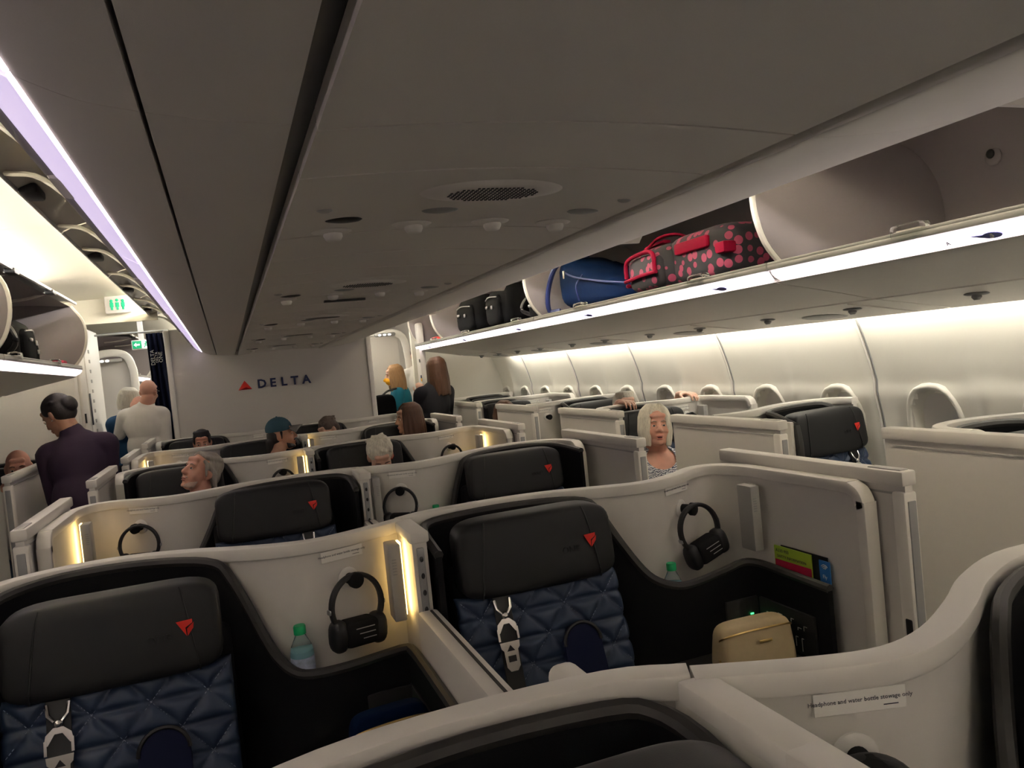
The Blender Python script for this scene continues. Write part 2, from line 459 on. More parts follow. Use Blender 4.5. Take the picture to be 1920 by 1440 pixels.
# ------------------------------------------------------------------ far left: monument, door frames, curtain, signs
b = MB(); b.rbox((-2.12, 7.95, 1.15), (0.96, 1.5, 2.3), 0.02)
m = empty('galley_monument', 'tall white closet unit beside the curtain side aisle past the open bins', 'cabinet', (0, 0, 0))
b.obj('body', 'white', m)
q = MB(); q.rbox((-1.632, 7.45, 1.15), (0.03, 0.30, 2.1), 0.008); q.obj('door', 'cream', m)
for k in range(14):
    q = MB(); q.box((-1.628, 7.85 + 0.03, 0.9 + k * 0.09), (0.03, 0.06, 0.03)); q.obj('vent_slot', 'greylight', m)
q = MB(); q.rbox((-1.63, 7.80, 1.15), (0.025, 0.26, 2.0), 0.008); q.obj('side_panel', 'white', m)
q = MB(); q.box((-1.612, 7.33, 1.48), (0.012, 0.03, 0.08)); q.obj('latch', 'black', m)
q = MB(); q.rbox((-1.614, 7.68, 1.55), (0.006, 0.05, 0.28), 0.002); q.obj('placard', 'ink', m)
# door surround further aft
m = empty('doorway_frame', 'white doorway frame with grey panel at the end of the curtain side aisle', 'door frame')
q = MB(); q.rbox((-1.60, 9.06, 1.02), (0.40, 0.06, 2.04), 0.02); q.obj('panel', 'bulkhead', m)
q = MB(); q.sweep(smoothpath([(-1.78, 9.0, 0), (-1.78, 9.0, 1.9), (-1.75, 9.0, 2.06), (-1.6, 9.0, 2.10), (-1.45, 9.0, 2.07), (-1.39, 9.0, 1.95), (-1.375, 9.0, 1.7), (-1.375, 9.0, 0.4)], 4), rrect(0.08, 0.06, 0.02, 2), up=(0, -1, 0)); q.obj('surround', 'white', m)
q = MB(); q.rbox((-1.60, 8.99, 2.02), (0.26, 0.05, 0.035), 0.012); lb_ = q.obj('lamp_bar', 'greylight', m)
for x_ in (-1.66, -1.61):
    q = MB(); q.ell((x_, 8.965, 2.02), (0.018, 0.006, 0.012), n=12, m=6); q.obj('lamp_spot', 'lampbar', lb_)
# dropped ceiling step with the lavatory sign, air grille
b = MB(); b.prism([(-2.02, 2.30), (-1.0, 2.30), (-1.0, 2.56), (-2.02, 2.56)], 0, 0.05, Matrix.Translation((0, 7.75, 0)) @ Matrix.Rotation(PI / 2, 4, 'X') @ Matrix.Translation((0, 0, 0)))
o = b.obj('ceiling', 'ceilwhite'); struct(o, 'lowered fascia across the curtain side aisle ceiling')
sg = empty('lavatory_sign', 'cream lit sign with three green figures hung under the curtain side aisle ceiling', 'sign', (-1.305, 7.62, 2.455))
q = MB(); q.rbox((0, 0, 0), (0.205, 0.05, 0.165), 0.012); q.obj('plate', 'cream', sg)
q = MB(); q.rbox((0, -0.027, -0.004), (0.150, 0.006, 0.110), 0.003); q.obj('lens', 'cream', sg)
for dx, dz in ((-0.045, 0), (0, 0.012), (0.045, 0)):
    q = MB(); q.ell((dx, -0.033, 0.026 + dz * 0.5), (0.013, 0.004, 0.014), n=10, m=6); q.rbox((dx, -0.033, -0.008), (0.030, 0.006, 0.042), 0.004); q.rbox((dx, -0.033, -0.040), (0.018, 0.006, 0.026), 0.003)
    q.obj('figure', 'figuregreen', sg)
g = empty('air_grille', 'white slatted light panel in the ceiling before the exit sign', 'grille', (-1.257, 8.30, 2.416))
q = MB(); q.box((0, 0, 0.066), (0.38, 0.52, 0.10)); q.obj('housing', 'white', g)
q = MB(); q.box((0, 0, 0.01), (0.36, 0.5, 0.01)); q.obj('backing', 'skylight', g)
for k in range(6):
    q = MB(); q.box((0, -0.22 + k * 0.088, -0.006), (0.36, 0.02, 0.02)); q.obj('slat', 'greylight', g)
sg = empty('exit_sign', 'green exit sign with white arrow and running figure over the curtain side aisle', 'sign', (-1.235, 8.62, 2.14))
q = MB(); q.rbox((0, 0, 0), (0.19, 0.04, 0.10), 0.01); q.obj('housing', 'white', sg)
q = MB(); q.box((0, 0, 0.22), (0.05, 0.02, 0.36)); q.obj('bracket', 'white', sg)
q = MB(); q.rbox((-0.045, -0.022, 0), (0.082, 0.006, 0.076), 0.002); q.obj('green_field', 'signgreen', sg)
q = MB(); q.rbox((0.042, -0.022, 0), (0.082, 0.006, 0.076), 0.002); q.obj('white_field', 'signwhite', sg)
q = MB(); q.prism([(-0.075, 0), (-0.05, 0.022), (-0.05, 0.008), (-0.018, 0.008), (-0.018, -0.008), (-0.05, -0.008), (-0.05, -0.022)], 0, 0.003, Matrix.Translation((0, -0.028, 0)) @ Matrix.Rotation(PI / 2, 4, 'X')); q.obj('arrow', 'signwhite', sg)
q = MB(); q.ell((0.040, -0.027, 0.024), (0.008, 0.003, 0.008), n=8, m=6)
for a, c in (((0.040, 0.014), (0.034, -0.006)), ((0.034, -0.006), (0.055, -0.014)), ((0.034, -0.006), (0.022, -0.028)), ((0.040, 0.012), (0.060, 0.008)), ((0.040, 0.012), (0.022, 0.002))):
    q.caps((a[0], -0.027, a[1]), (c[0], -0.027, c[1]), 0.004, 0.004, 6)
q.obj('figure', 'signgreen', sg)
# curtain tied at the bulkhead edge
def curtain(u, v):
    z = 2.22 - v * 1.62
    wdt = 0.075 + 0.02 * v
    return (-1.085 + (u - 0.5) * 2 * wdt + 0.05 * v, 8.22 + 0.028 * math.sin(u * PI * 7) * (0.7 + 0.3 * v), z)
q = MB(); q.grid(curtain, 56, 12)
cu = empty('cabin_curtain', 'dark navy curtain drawn together at the edge of the bulkhead', 'curtain')
o = q.obj('cloth', 'curtain', cu); md = o.modifiers.new('s', 'SOLIDIFY'); md.thickness = 0.004
q = MB(); q.tube([(-1.60, 8.22, 2.235), (-0.95, 8.22, 2.235)], 0.010); q.obj('rail', 'greylight', cu)
for k in range(3): text_obj('embroidery', ('DELTA', 'DELTA', 'ONE')[k], (0.05, 0.035, 0.05)[k], FM((-1.115 + 0.035 * k, 8.18, 1.98), (0, 0, 1), (-1, 0, 0)), 'greylight', cu, 0.002)

# far right: door surround behind the right aisle, post at the end of the bins, partition
m = empty('doorway_frame', 'white rounded doorway frame with grey panel at the end of the window side aisle', 'door frame')
q = MB(); q.rbox((1.30, 9.6, 1.05), (0.60, 0.06, 2.1), 0.02); q.obj('panel', 'bulkhead', m)
q = MB(); q.sweep(smoothpath([(1.10, 9.45, 0), (1.10, 9.45, 1.85), (1.13, 9.45, 2.05), (1.25, 9.45, 2.11), (1.55, 9.45, 2.08), (1.66, 9.45, 1.9), (1.68, 9.45, 1.2)], 4), rrect(0.09, 0.05, 0.02, 2), up=(0, -1, 0)); q.obj('surround', 'white', m)
q = MB(); q.rbox((1.40, 9.40, 2.075), (0.26, 0.06, 0.045), 0.02); lb_ = q.obj('lamp_bar', 'steel', m)
for x_ in (1.33, 1.39, 1.45):
    q = MB(); q.ell((x_, 9.368, 2.072), (0.020, 0.006, 0.011), n=12, m=6); q.obj('lamp_spot', 'lampbar', lb_)
q = MB(); q.rbox((1.105, 9.40, 1.72), (0.07, 0.05, 0.20), 0.015); q.obj('handle_recess', 'steel', m)
q = MB(); q.rbox((1.13, 9.40, 1.43), (0.10, 0.05, 0.42), 0.02); q.obj('assist_handle', 'white', m)
b = MB(); b.rbox((2.06, 8.55, 1.1), (1.10, 0.06, 2.2), 0.01); struct(b.obj('wall_partition', 'wallpanel'), 'cream partition behind the last window suite')
b = MB(); b.rbox((1.485, 8.02, 1.05), (0.07, 0.16, 2.1), 0.02)
m = empty('partition_post', 'white post under the far end of the window side overhead bins', 'post'); b.obj('post', 'white', m)
for z, c in ((1.70, 'black'), (1.50, 'orange'), (1.53, 'inkblue'), (1.25, 'greylight')):
    q = MB(); q.rbox((1.448, 7.95, z), (0.006, 0.03, 0.035), 0.002); q.obj('placard', c, m)
b = MB(); b.box((0, 13.25, 1.3), (5.6, 0.1, 2.7)); struct(b.obj('wall_aft', 'bulkhead'))
# ================================================================== OVERHEAD BINS
def ext(q, prof, y0, y1, closed=False):
    n = len(prof)
    q.add([(x, y0, z) for x, z in prof] + [(x, y1, z) for x, z in prof],
          [(i, (i + 1) % n, n + (i + 1) % n, n + i) for i in range(n if closed else n - 1)])
    if closed: q.f += [tuple(len(q.v) - 2 * n + i for i in range(n)), tuple(len(q.v) - n + i for i in range(n - 1, -1, -1))]; q.m += [q.cur] * 2
    return q
def sm2(pts, n=4): return [(p.x, p.y) for p in smoothpath([(a, b, 0) for a, b in pts], n)]
EDGE = sm2([(1.505, 1.865), (1.43, 1.96), (1.395, 2.08), (1.405, 2.20), (1.47, 2.31)], 4)
SHELL = sm2([(1.478, 1.866), (1.9, 1.850), (2.20, 1.845), (2.30, 1.93), (2.32, 2.06), (2.27, 2.20), (2.12, 2.31), (1.80, 2.335), (1.47, 2.31)], 4)
def side_bin(s, y0, y1, label, latches, markers=(), close_far=True):
    r = empty('overhead_bin', label, 'overhead bin', (s * 1.8, y0, 1.85))
    off = Matrix.Translation((-s * 1.8, -y0, -1.85))
    def part(q, nm, mt, par=r, sharp=40):
        if par is r: q.xform(off)
        return q.obj(nm, mt, par, sharp)
    S_ = lambda pts: [(s * x, z) for x, z in pts]
    e = 0.004
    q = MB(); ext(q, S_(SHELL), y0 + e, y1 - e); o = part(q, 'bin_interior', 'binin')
    q = MB(); q.prism(S_(sm2([(1.505, 1.865), (1.43, 1.96), (1.395, 2.08), (1.405, 2.20), (1.47, 2.31)], 4)) + S_(SHELL[::-1][1:-1]), -0.012, 0.012,
                      Matrix(((1, 0, 0, 0), (0, 0, 1, y1 - 0.018), (0, 1, 0, 0), (0, 0, 0, 1)))); part(q, 'end_panel', 'binin')
    q = MB(); q.sweep([(s * x, y1 - 0.018, z) for x, z in EDGE], rrect(0.032, 0.020, 0.008, 2), up=(0, 1, 0)); part(q, 'end_trim', 'cap')
    q = MB(); q.sweep([(s * 1.462, y0 + e, 1.862), (s * 1.462, y1 - e, 1.862)], rrect(0.05, 0.022, 0.006, 2)); q.sweep([(s * 1.444, y0 + e, 1.876), (s * 1.444, y1 - e, 1.876)], rrect(0.012, 0.012, 0.004, 2)); part(q, 'lip_rail', 'railgrey')
    q = MB(); ext(q, S_([(1.440, 1.850), (1.443, 1.838), (1.458, 1.824), (1.480, 1.813), (1.486, 1.818), (1.462, 1.852)]), y0 + 0.02, y1 - 0.02, True); lens = part(q, 'light_strip_offscreen' if y1 < (0.1 if s > 0 else 4.3) else 'light_strip', 'strip')
    q = MB(); ext(q, S_(sm2([(1.478, 1.808), (1.500, 1.800), (1.60, 1.782), (1.78, 1.748), (1.93, 1.716)], 3) + [(1.93, 1.730), (1.78, 1.765), (1.50, 1.82)]), y0 + e, y1 - e, True); part(q, 'lower_panel', 'cream')
    q = MB(); ext(q, S_([(1.925, 1.765), (1.965, 1.765), (1.965, 1.750), (1.925, 1.750)]), y0, y1, True); part(q, 'panel_seal', 'railgrey')
    # service panel with oval speaker plates and nozzles
    q = MB(); ext(q, S_([(1.955, 1.712), (2.15, 1.684), (2.35, 1.650), (2.35, 1.662), (2.15, 1.70), (1.955, 1.73)]), y0 + e, y1 - e, True); sp = part(q, 'service_panel', 'cream')
    n = max(1, int((y1 - y0) / 1.1))
    slope = math.atan2(-0.038, 0.26)
    for k in range(n):
        yc = y0 + (k + 0.5) * (y1 - y0) / n
        def onp(x, dy): return V(s * x - s * 1.8, yc + dy - y0, (1.684 + (x - 2.15) * (-0.146)) - 1.85 - 0.003)
        M = Matrix.Rotation(s * 0.145, 3, 'Y')
        q = MB(); q.ell(onp(2.22, 0.0), (0.075, 0.13, 0.006), M, 20, 6); q.obj('speaker_grille', 'greyplastic', sp)
        for dy in (-0.30, 0.26):
            q = MB(); q.ell(onp(2.10, dy), (0.028, 0.05, 0.006), M, 14, 6); q.lathe([(0.016, 0), (0.018, -0.012), (0.010, -0.022)], onp(2.10, dy), 10); q.obj('air_nozzle', 'greyplastic', sp)
        q = MB(); q.box(onp(2.15, -0.42) , (0.38, 0.006, 0.006), M); q.obj('panel_joint', 'cream', sp)
    for yl in latches:
        q = MB(); q.rbox((s * 1.452, yl, 1.882), (0.05, 0.11, 0.042), 0.010); lt = part(q, 'latch', 'clear')
        q = MB(); q.box((s * 1.452, yl, 1.880), (0.012, 0.08, 0.012)); q.xform(off); q.obj('latch_bar', 'cap', lt)
    for ym, ch in markers:
        # row marker on the lens: teardrop and letters
        nrm = Vector((-s * 0.45, 0, -0.9)).normalized()
        M = FM((s * 1.4585, ym, 1.8215), (0, -s, 0), (s * 0.85, 0, -0.45 * 1.0)) if s > 0 else FM((s * 1.4585, ym, 1.8215), (0, 1, 0), (-0.85, 0, -0.45))
        q = MB(); pts = [(0.028 * math.cos(t), 0.015 * math.sin(t)) for t in [k * PI / 10 for k in range(-8, 9)]] + [(-0.055, 0.012)]
        q.prism(pts, -0.001, 0.0015, off @ M @ Matrix.Rotation(PI, 4, 'X')); mk = q.obj('row_marker', 'marker', lens)
        if ch:
            text_obj('row_number', ch, 0.028, off @ FM((s * 1.4545, ym, 1.8205), (0, -s, 0), (-s * 0.73, 0, 0.68)), 'placard', mk, 0.0008, weight=0.0008)
            text_obj('seat_letter', 'A', 0.020, off @ FM((s * 1.4545, ym + 0.13, 1.8205), (0, -s, 0), (-s * 0.73, 0, 0.68)), 'ink', mk, 0.0008)
    # raised door with gas struts
    q = MB(); ext(q, S_(sm2([(1.76, 2.345), (1.62, 2.352), (1.50, 2.350), (1.43, 2.328)], 3) + [(1.43, 2.338), (1.50, 2.368), (1.76, 2.365)]), y0 + 0.02, y1 - 0.02, True); dr = part(q, 'bin_door', 'greyplastic')
    q = MB(); q.sweep([(s * 1.432, y0 + 0.02, 2.33), (s * 1.432, y1 - 0.02, 2.33)], rrect(0.016, 0.018, 0.005, 2)); q.xform(off); q.obj('door_edge', 'cap', dr)
    yy = y0 + 0.35
    while yy < y1 - 0.3:
        q = MB(); q.rbox((s * 1.440, yy, 2.318), (0.05, 0.10, 0.03), 0.008); q.xform(off); q.obj('door_catch', 'black', dr)
        q = MB(); q.tube(smoothpath([(s * 1.46, yy + 0.05, 2.325), (s * 1.60, yy + 0.12, 2.30), (s * 1.78, yy + 0.22, 2.30)], 4), 0.010, 6); q.xform(off); q.obj('support_arm', 'cap', dr)
        yy += 0.92
    q = MB(); q.ell((s * 2.26, y1 - 0.30, 2.19), (0.010, 0.034, 0.034), n=14, m=6); fx = part(q, 'hinge_plate', 'binin')
    q = MB(); q.ell((s * 2.246, y1 - 0.30, 2.20), (0.010, 0.016, 0.018), n=12, m=6); q.xform(off); q.obj('hinge_bolt', 'black', fx)
    q = MB(); q.box((s * 2.25, (y0 + y1) / 2 + 0.1, 2.22), (0.012, 0.09, 0.035)); part(q, 'label_plate', 'inkblue')
    return r
RB = [(-2.25, 0.05), (0.05, 2.35), (2.35, 4.66), (4.66, 7.10), (7.10, 8.05)]
RL = ['open window side overhead bin behind the empty one', 'empty open window side overhead bin with the row number 3', 'open window side overhead bin holding the blue and the polka dot bags',
      'open window side overhead bin holding black backpacks', 'short window side overhead bin at the end beside the white post']
for (y0, y1), lb, lt, mk in zip(RB, RL, ([], [1.72], [2.81, 3.98], [5.02, 6.24], [7.3]), ([], [(1.47, '3')], [(2.66, ''), (3.89, '')], [(5.0, ''), (6.3, '')], [(7.5, '')])):
    side_bin(1, y0, y1, lb, lt, mk)
LB = [(-2.25, 0.05), (0.05, 2.13), (2.13, 4.21), (4.21, 6.30)]
LL = ['curtain side overhead bin nearest the cabin front', 'second curtain side overhead bin from the cabin front', 'curtain side overhead bin before the one with black luggage', 'curtain side overhead bin holding black bags at the end of its row']
for (y0, y1), lb, lt in zip(LB, LL, ([], [], [3.2], [4.48, 5.45])):
    side_bin(-1, y0, y1, lb, lt, [])
side_bin(-1, 9.7, 11.6, 'far curtain side overhead bin in the next cabin beside the curtain', [10.2], [])

# ------------------------------------------------------------------ centre bins
def centre_bin(y0, y1, label, k):
    r = empty('overhead_locker', label, 'overhead bin', (0, y0, 1.95))
    off = Matrix.Translation((0, -y0, -1.95)); e = 0.0006
    def part(q, nm, mt, par=r, sharp=40):
        q.xform(off); return q.obj(nm, mt, par, sharp)
    # right closed door
    dprof = sm2([(0.425, 1.945), (0.432, 1.928), (0.455, 1.924), (0.62, 1.936), (0.78, 1.962), (0.90, 2.002), (0.965, 2.055), (0.995, 2.15), (0.97, 2.28), (0.90, 2.36)], 4)
    q = MB(); ext(q, dprof + [(0.42, 2.36)], y0 + e, y1 - e, True); part(q, 'closed_door', 'cream', sharp=35)
    q = MB(); ext(q, [(0.390, 1.962), (0.430, 1.962), (0.430, 1.975), (0.390, 1.975)], y0, y1, True); part(q, 'panel_seal', 'railgrey')
    q = MB(); q.box((0.965, (y0 + y1) / 2, 2.395), (0.02, y1 - y0, 0.10)); part(q, 'added_light_baffle', 'cream')  # added unseen strip that keeps direct cove lamp light out of the bins
    # left underside and open lip
    q = MB(); ext(q, sm2([(-0.372, 1.934), (-0.45, 1.937), (-0.535, 1.946)], 3) + [(-0.535, 1.975), (-0.372, 1.975)], y0 + e, y1 - e, True); part(q, 'under_panel', 'ceilpanel')
    q = MB(); ext(q, sm2([(-0.541, 1.947), (-0.60, 1.958), (-0.650, 1.978), (-0.664, 1.986)], 3) + [(-0.664, 2.01), (-0.541, 2.01)], y0 + e, y1 - e, True); part(q, 'lip_panel', 'ceilpanel')
    q = MB(); ext(q, [(-0.380, 1.966), (-0.338, 1.966), (-0.338, 1.98), (-0.380, 1.98)], y0, y1, True); part(q, 'panel_seal', 'railgrey')
    q = MB(); ext(q, [(-0.666, 1.990), (-0.671, 1.985), (-0.705, 2.006), (-0.728, 2.030), (-0.70, 2.04)], y0 + 0.01, y1 - 0.01, True); st = part(q, 'light_strip_offscreen' if y1 < -0.3 else 'light_strip', 'stripviolet')
    q = MB(); q.tube([(-0.6675, y0 + 0.01, 1.9885), (-0.6675, y1 - 0.01, 1.9885)], 0.0045, 6); q.xform(off); q.obj('strip_bead_offscreen' if y1 < -0.3 else 'strip_bead', 'strip', st)
    q = MB(); q.sweep([(-0.735, y0 + e, 2.045), (-0.735, y1 - e, 2.045)], rrect(0.026, 0.022, 0.007, 2)); part(q, 'lip_rail', 'greylight')
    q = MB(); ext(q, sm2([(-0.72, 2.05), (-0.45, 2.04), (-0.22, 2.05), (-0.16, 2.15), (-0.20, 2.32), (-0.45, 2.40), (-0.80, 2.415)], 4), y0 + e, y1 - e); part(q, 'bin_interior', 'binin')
    q = MB(); ext(q, sm2([(-0.78, 2.405), (-0.90, 2.400), (-1.00, 2.378), (-1.065, 2.350)], 3) + [(-1.07, 2.362), (-1.00, 2.395), (-0.90, 2.418), (-0.78, 2.42)], y0 + 0.01, y1 - 0.01, True); dr = part(q, 'bin_door', 'glosscream')
    q = MB(); q.sweep([(-1.068, y0 + 0.01, 2.352), (-1.068, y1 - 0.01, 2.352)], rrect(0.014, 0.014, 0.004, 1)); q.xform(off); q.obj('door_edge', 'steel', dr)
    yc = (y0 + y1) / 2
    for yy in (y0 + 0.28, y1 - 0.28):
        q = MB(); q.tube(smoothpath([(-0.742, yy - 0.02, 2.055), (-0.80, yy - 0.03, 2.16), (-0.93, yy + 0.02, 2.30), (-1.05, yy + 0.14, 2.350)], 5), 0.009, 6); q.xform(off); q.obj('strap', 'ceilwhite', dr)
    q = MB(); q.rbox((-1.035, yc, 2.355), (0.06, 0.14, 0.035), 0.01); q.xform(off); q.obj('door_catch', 'black', dr)
    q = MB(); q.rbox((-0.72, yc, 2.042), (0.05, 0.16, 0.035), 0.012); part(q, 'latch', 'cap')
    # end walls
    q = MB(); q.prism([(-0.62, 1.985), (0.90, 1.975), (0.96, 2.07), (0.98, 2.16), (0.96, 2.28), (0.88, 2.35), (-0.75, 2.395), (-0.74, 2.06)], -0.006, 0.006, Matrix(((1, 0, 0, 0), (0, 0, 1, y1 - 0.02), (0, 1, 0, 0), (0, 0, 0, 1)))); part(q, 'end_panel', 'cream')
    q = MB(); q.box((-0.13, (y0 + y1) / 2, 2.03), (1.02, y1 - y0 - 0.02, 0.01)); part(q, 'bin_base', 'binin')
    return r
CB0 = 0.98 - 1.38 * 2
nb = 7
for k in range(nb):
    y0 = CB0 + 1.38 * k; y1 = min(y0 + 1.38, YB - 0.012)
    if k == nb - 1: y1 = YB - 0.012
    centre_bin(y0, y1, 'closed and open sided centre overhead bin, %s along from the lettered bulkhead' % ORD[nb - 1 - k], k)
# passenger service panels under the centre bins
def ZP(x): return 1.927 + 0.016 * (1 - ((x - 0.027) / 0.369) ** 2)
def under_panel(y0, y1, bulge, mt='ceilpanel'):
    q = MB()
    prof = [(-0.342 + 0.738 * k / 20, ZP(-0.342 + 0.738 * k / 20)) for k in range(21)]
    ext(q, prof + [(0.396, 1.955), (-0.342, 1.955)], y0 + 0.003, y1 - 0.003, True)
    return q
y = CB0; idx = 0
while y < YB - 0.1:
    e1, e2, e3, e4 = y + 0.24, y + 0.76, y + 1.08, min(y + 1.38, YB - 0.012)
    nth = nb - 1 - idx
    pn = empty('service_unit', 'ceiling service unit with speaker and air nozzles, %s along from the lettered bulkhead' % ORD[nth], 'service panel', (0.027, y, 1.93))
    off = Matrix.Translation((-0.027, -y, -1.93))
    if idx < 2: segs = ((y, e4, 0.0, 'blank_panel'),)
    else: segs = ((y, e1, 0.0, 'blank_panel'), (e1, e2, 0.003, 'nozzle_panel'), (e2, e3, 0.0, 'blank_panel'), (e3, e4, 0.0, 'blank_panel'))
    for a, c, bg, nm in segs:
        if c - a < 0.05: continue
        q = under_panel(a, c, bg); q.xform(off); q.obj(nm, 'ceilpanel', pn, 60)
        q = MB(); q.sweep([(-0.342 + 0.738 * k / 16, a, ZP(-0.342 + 0.738 * k / 16) + 0.011) for k in range(17)], [(0.004, 0.001), (-0.004, 0.001), (-0.004, -0.0006), (0.004, -0.0006)]); q.xform(off); q.obj('panel_joint', 'railgrey', pn)
    if e2 < YB and idx >= 2:
        Z0 = 1.9455
        # oval speaker plate with perforations
        q = MB(); n = 36
        rr = [(0.150, 0.082, 0.010), (0.138, 0.075, 0.003), (0.09, 0.06, 0.0)]
        vs = []
        for a, c, h in rr:
            for k in range(n): t = 2 * PI * k / n; vs.append((0.03 + a * math.cos(t), e1 + 0.16 + c * math.sin(t), Z0 - 0.010 + h))
        vs.append((0.03, e1 + 0.16, Z0 - 0.0105))
        q.add(vs, [(r * n + k, r * n + (k + 1) % n, (r + 1) * n + (k + 1) % n, (r + 1) * n + k) for r in range(2) for k in range(n)] + [(2 * n + k, 2 * n + (k + 1) % n, 3 * n) for k in range(n)])
        q.xform(off); pl = q.obj('speaker_plate', 'ceilpanel', pn, 60)
        q = MB()
        for i in range(-10, 11):
            for j in range(-4, 5):
                xx, yy = i * 0.0085, j * 0.0115
                if (xx / 0.088) ** 2 + (yy / 0.056) ** 2 < 1: q.box((0.03 + xx, e1 + 0.16 + yy, Z0 - 0.0108), (0.0044, 0.0050, 0.0016))
        q.xform(off); o = q.obj('perforations', 'groove', pl); o['kind'] = 'stuff'
        for x, dy in ((-0.235, 0.02), (-0.06, 0.0), (0.125, 0.0), (0.285, 0.005)):
            q = MB(); q.ell((x, e1 + 0.455 + dy, ZP(x) - 0.001), (0.046, 0.034, 0.007), n=18, m=6); nz = (q.xform(off), q.obj('nozzle_base', 'ceilpanel', pn))[1]
            q = MB(); q.lathe([(0.020, 0), (0.021, -0.008), (0.017, -0.016), (0.012, -0.019)], (x + 0.004, e1 + 0.455 + dy, ZP(x) - 0.004), 14); q.xform(off); q.obj('air_nozzle', 'cream', nz)
        for x, dy, mt in ((-0.225, 0.36, 'black'), (-0.03, 0.325, 'greyplastic'), (0.305, 0.335, 'greyplastic')):
            q = MB(); q.ell((x, e1 + dy, ZP(x)), (0.040, 0.024, 0.006), n=18, m=6); q.xform(off); q.obj('reading_light', mt, pn)
        for x, dy in ((-0.275, 0.25), (0.345, 0.22)):
            q = MB(); q.ell((x, e1 + dy, ZP(x)), (0.016, 0.010, 0.006), n=12, m=6); q.xform(off); q.obj('screw_cover', 'greylight', pn)
        if idx == 3:
            q = MB(); q.box((0.02, e2 + 0.15, Z0 - 0.010), (0.17, 0.03, 0.008)); q.xform(off); q.obj('sign_bar', 'black', pn)
    y += 1.38; idx += 1

# ------------------------------------------------------------------ luggage
def soft(q, c, s, e=0.45, n=24, m=14, squash=None, rot=None):
    vs = []
    def pw(v, e): return math.copysign(abs(v) ** e, v)
    for j in range(1, m):
        th = -PI / 2 + PI * j / m
        for i in range(n):
            a = 2 * PI * i / n
            p = Vector((s[0] / 2 * pw(math.cos(th), e) * pw(math.cos(a), e), s[1] / 2 * pw(math.cos(th), e) * pw(math.sin(a), e), s[2] / 2 * pw(math.sin(th), e)))
            vs.append(p)
    vs += [Vector((0, 0, -s[2] / 2)), Vector((0, 0, s[2] / 2))]
    if squash: vs = [squash(p) for p in vs]
    if rot is not None: vs = [rot @ p for p in vs]
    vs = [p + Vector(c) for p in vs]; k = (m - 1) * n
    fs = [(j * n + i, j * n + (i + 1) % n, (j + 1) * n + (i + 1) % n, (j + 1) * n + i) for j in range(m - 2) for i in range(n)]
    fs += [(k, (i + 1) % n, i) for i in range(n)] + [(k + 1, (m - 2) * n + i, (m - 2) * n + (i + 1) % n) for i in range(n)]
    return q.add(vs, fs)
ZB = 1.878
def sq_blue(p):
    t = (p.y + 0.47) / 0.94
    p = p.copy(); f = 0.34 + 0.84 * t ** 1.5; p.z = -0.17 + (p.z + 0.17) * f; p.x *= 0.85 + 0.2 * t; p.y += 0.05 * (p.z + 0.1) * t
    p.z += 0.008 * math.sin(p.y * 40) * (1 if p.z > -0.1 else 0)
    return p
bg = empty('duffel_bag', 'blue soft duffel bag lying in the open window side bin', 'bag', (1.75, 4.08, ZB))
q = MB(); soft(q, (0, 0, 0.17), (0.42, 0.94, 0.34), 0.5, 28, 16, sq_blue); q.obj('body', 'bagblue', bg)
q = MB(); q.tube(smoothpath([(-0.18, 0.44, 0.02), (-0.235, 0.49, 0.03), (-0.25, 0.44, 0.16), (-0.22, 0.36, 0.29), (-0.12, 0.33, 0.355), (0.0, 0.33, 0.35)], 5), 0.016, 8); q.obj('strap', 'inkblue', bg)
q = MB(); q.tube(smoothpath([(-0.20, 0.30, 0.25), (-0.215, 0.10, 0.19), (-0.205, -0.2, 0.13), (-0.19, -0.44, 0.09)], 5), 0.006, 6); q.obj('zip', 'inkblue', bg)
q = MB(); q.rbox((-0.225, 0.24, 0.225), (0.012, 0.02, 0.05), 0.004); q.obj('zip_pull', 'metal', bg)
q = MB(); q.tube(smoothpath([(-0.205, 0.1, 0.05), (-0.225, 0.08, 0.14), (-0.19, 0.05, 0.2)], 4), 0.005, 6); q.obj('seam', 'inkblue', bg)

bg = empty('polka_dot_bag', 'black holdall with pink polka dots and pink straps in the window side bin', 'bag', (1.74, 3.16, ZB))
q = MB(); soft(q, (0.02, -0.16, 0.125), (0.40, 0.54, 0.25), 0.45, 28, 16); q.obj('body', 'polka', bg)
q = MB(); soft(q, (-0.03, 0.20, 0.115), (0.40, 0.44, 0.23), 0.5, 24, 14); q.obj('front_pouch', 'polka', bg)
q = MB(); soft(q, (-0.20, 0.18, 0.10), (0.10, 0.30, 0.17), 0.5, 20, 12); q.obj('side_pocket', 'polka', bg)
q = MB(); q.tube(smoothpath([(-0.255, 0.32, 0.09), (-0.258, 0.30, 0.17), (-0.25, 0.18, 0.195), (-0.252, 0.06, 0.18), (-0.258, 0.04, 0.09)], 5), 0.011, 8); q.obj('pocket_piping', 'pink', bg)
q = MB(); q.tube([(-0.258, 0.33, 0.075), (-0.262, 0.18, 0.085), (-0.258, 0.03, 0.09)], 0.010, 8); q.obj('pocket_zip', 'pink', bg)
q = MB(); q.tube([(-0.10, 0.425, 0.06), (-0.21, 0.40, 0.06), (-0.225, 0.36, 0.06)], 0.010, 8); q.obj('end_zip', 'pink', bg)
q = MB(); q.sweep(smoothpath([(-0.20, 0.22, 0.20), (-0.14, 0.18, 0.265), (-0.06, 0.12, 0.275), (0.0, 0.06, 0.23)], 5), rrect(0.045, 0.012, 0.004, 2)); q.obj('handle', 'pink', bg)
q = MB(); q.rbox((-0.183, -0.17, 0.175), (0.03, 0.26, 0.055), 0.012); q.obj('side_strap', 'pink', bg)
q = MB(); q.rbox((-0.16, -0.385, 0.13), (0.07, 0.07, 0.05), 0.012); q.obj('end_strap', 'pink', bg)
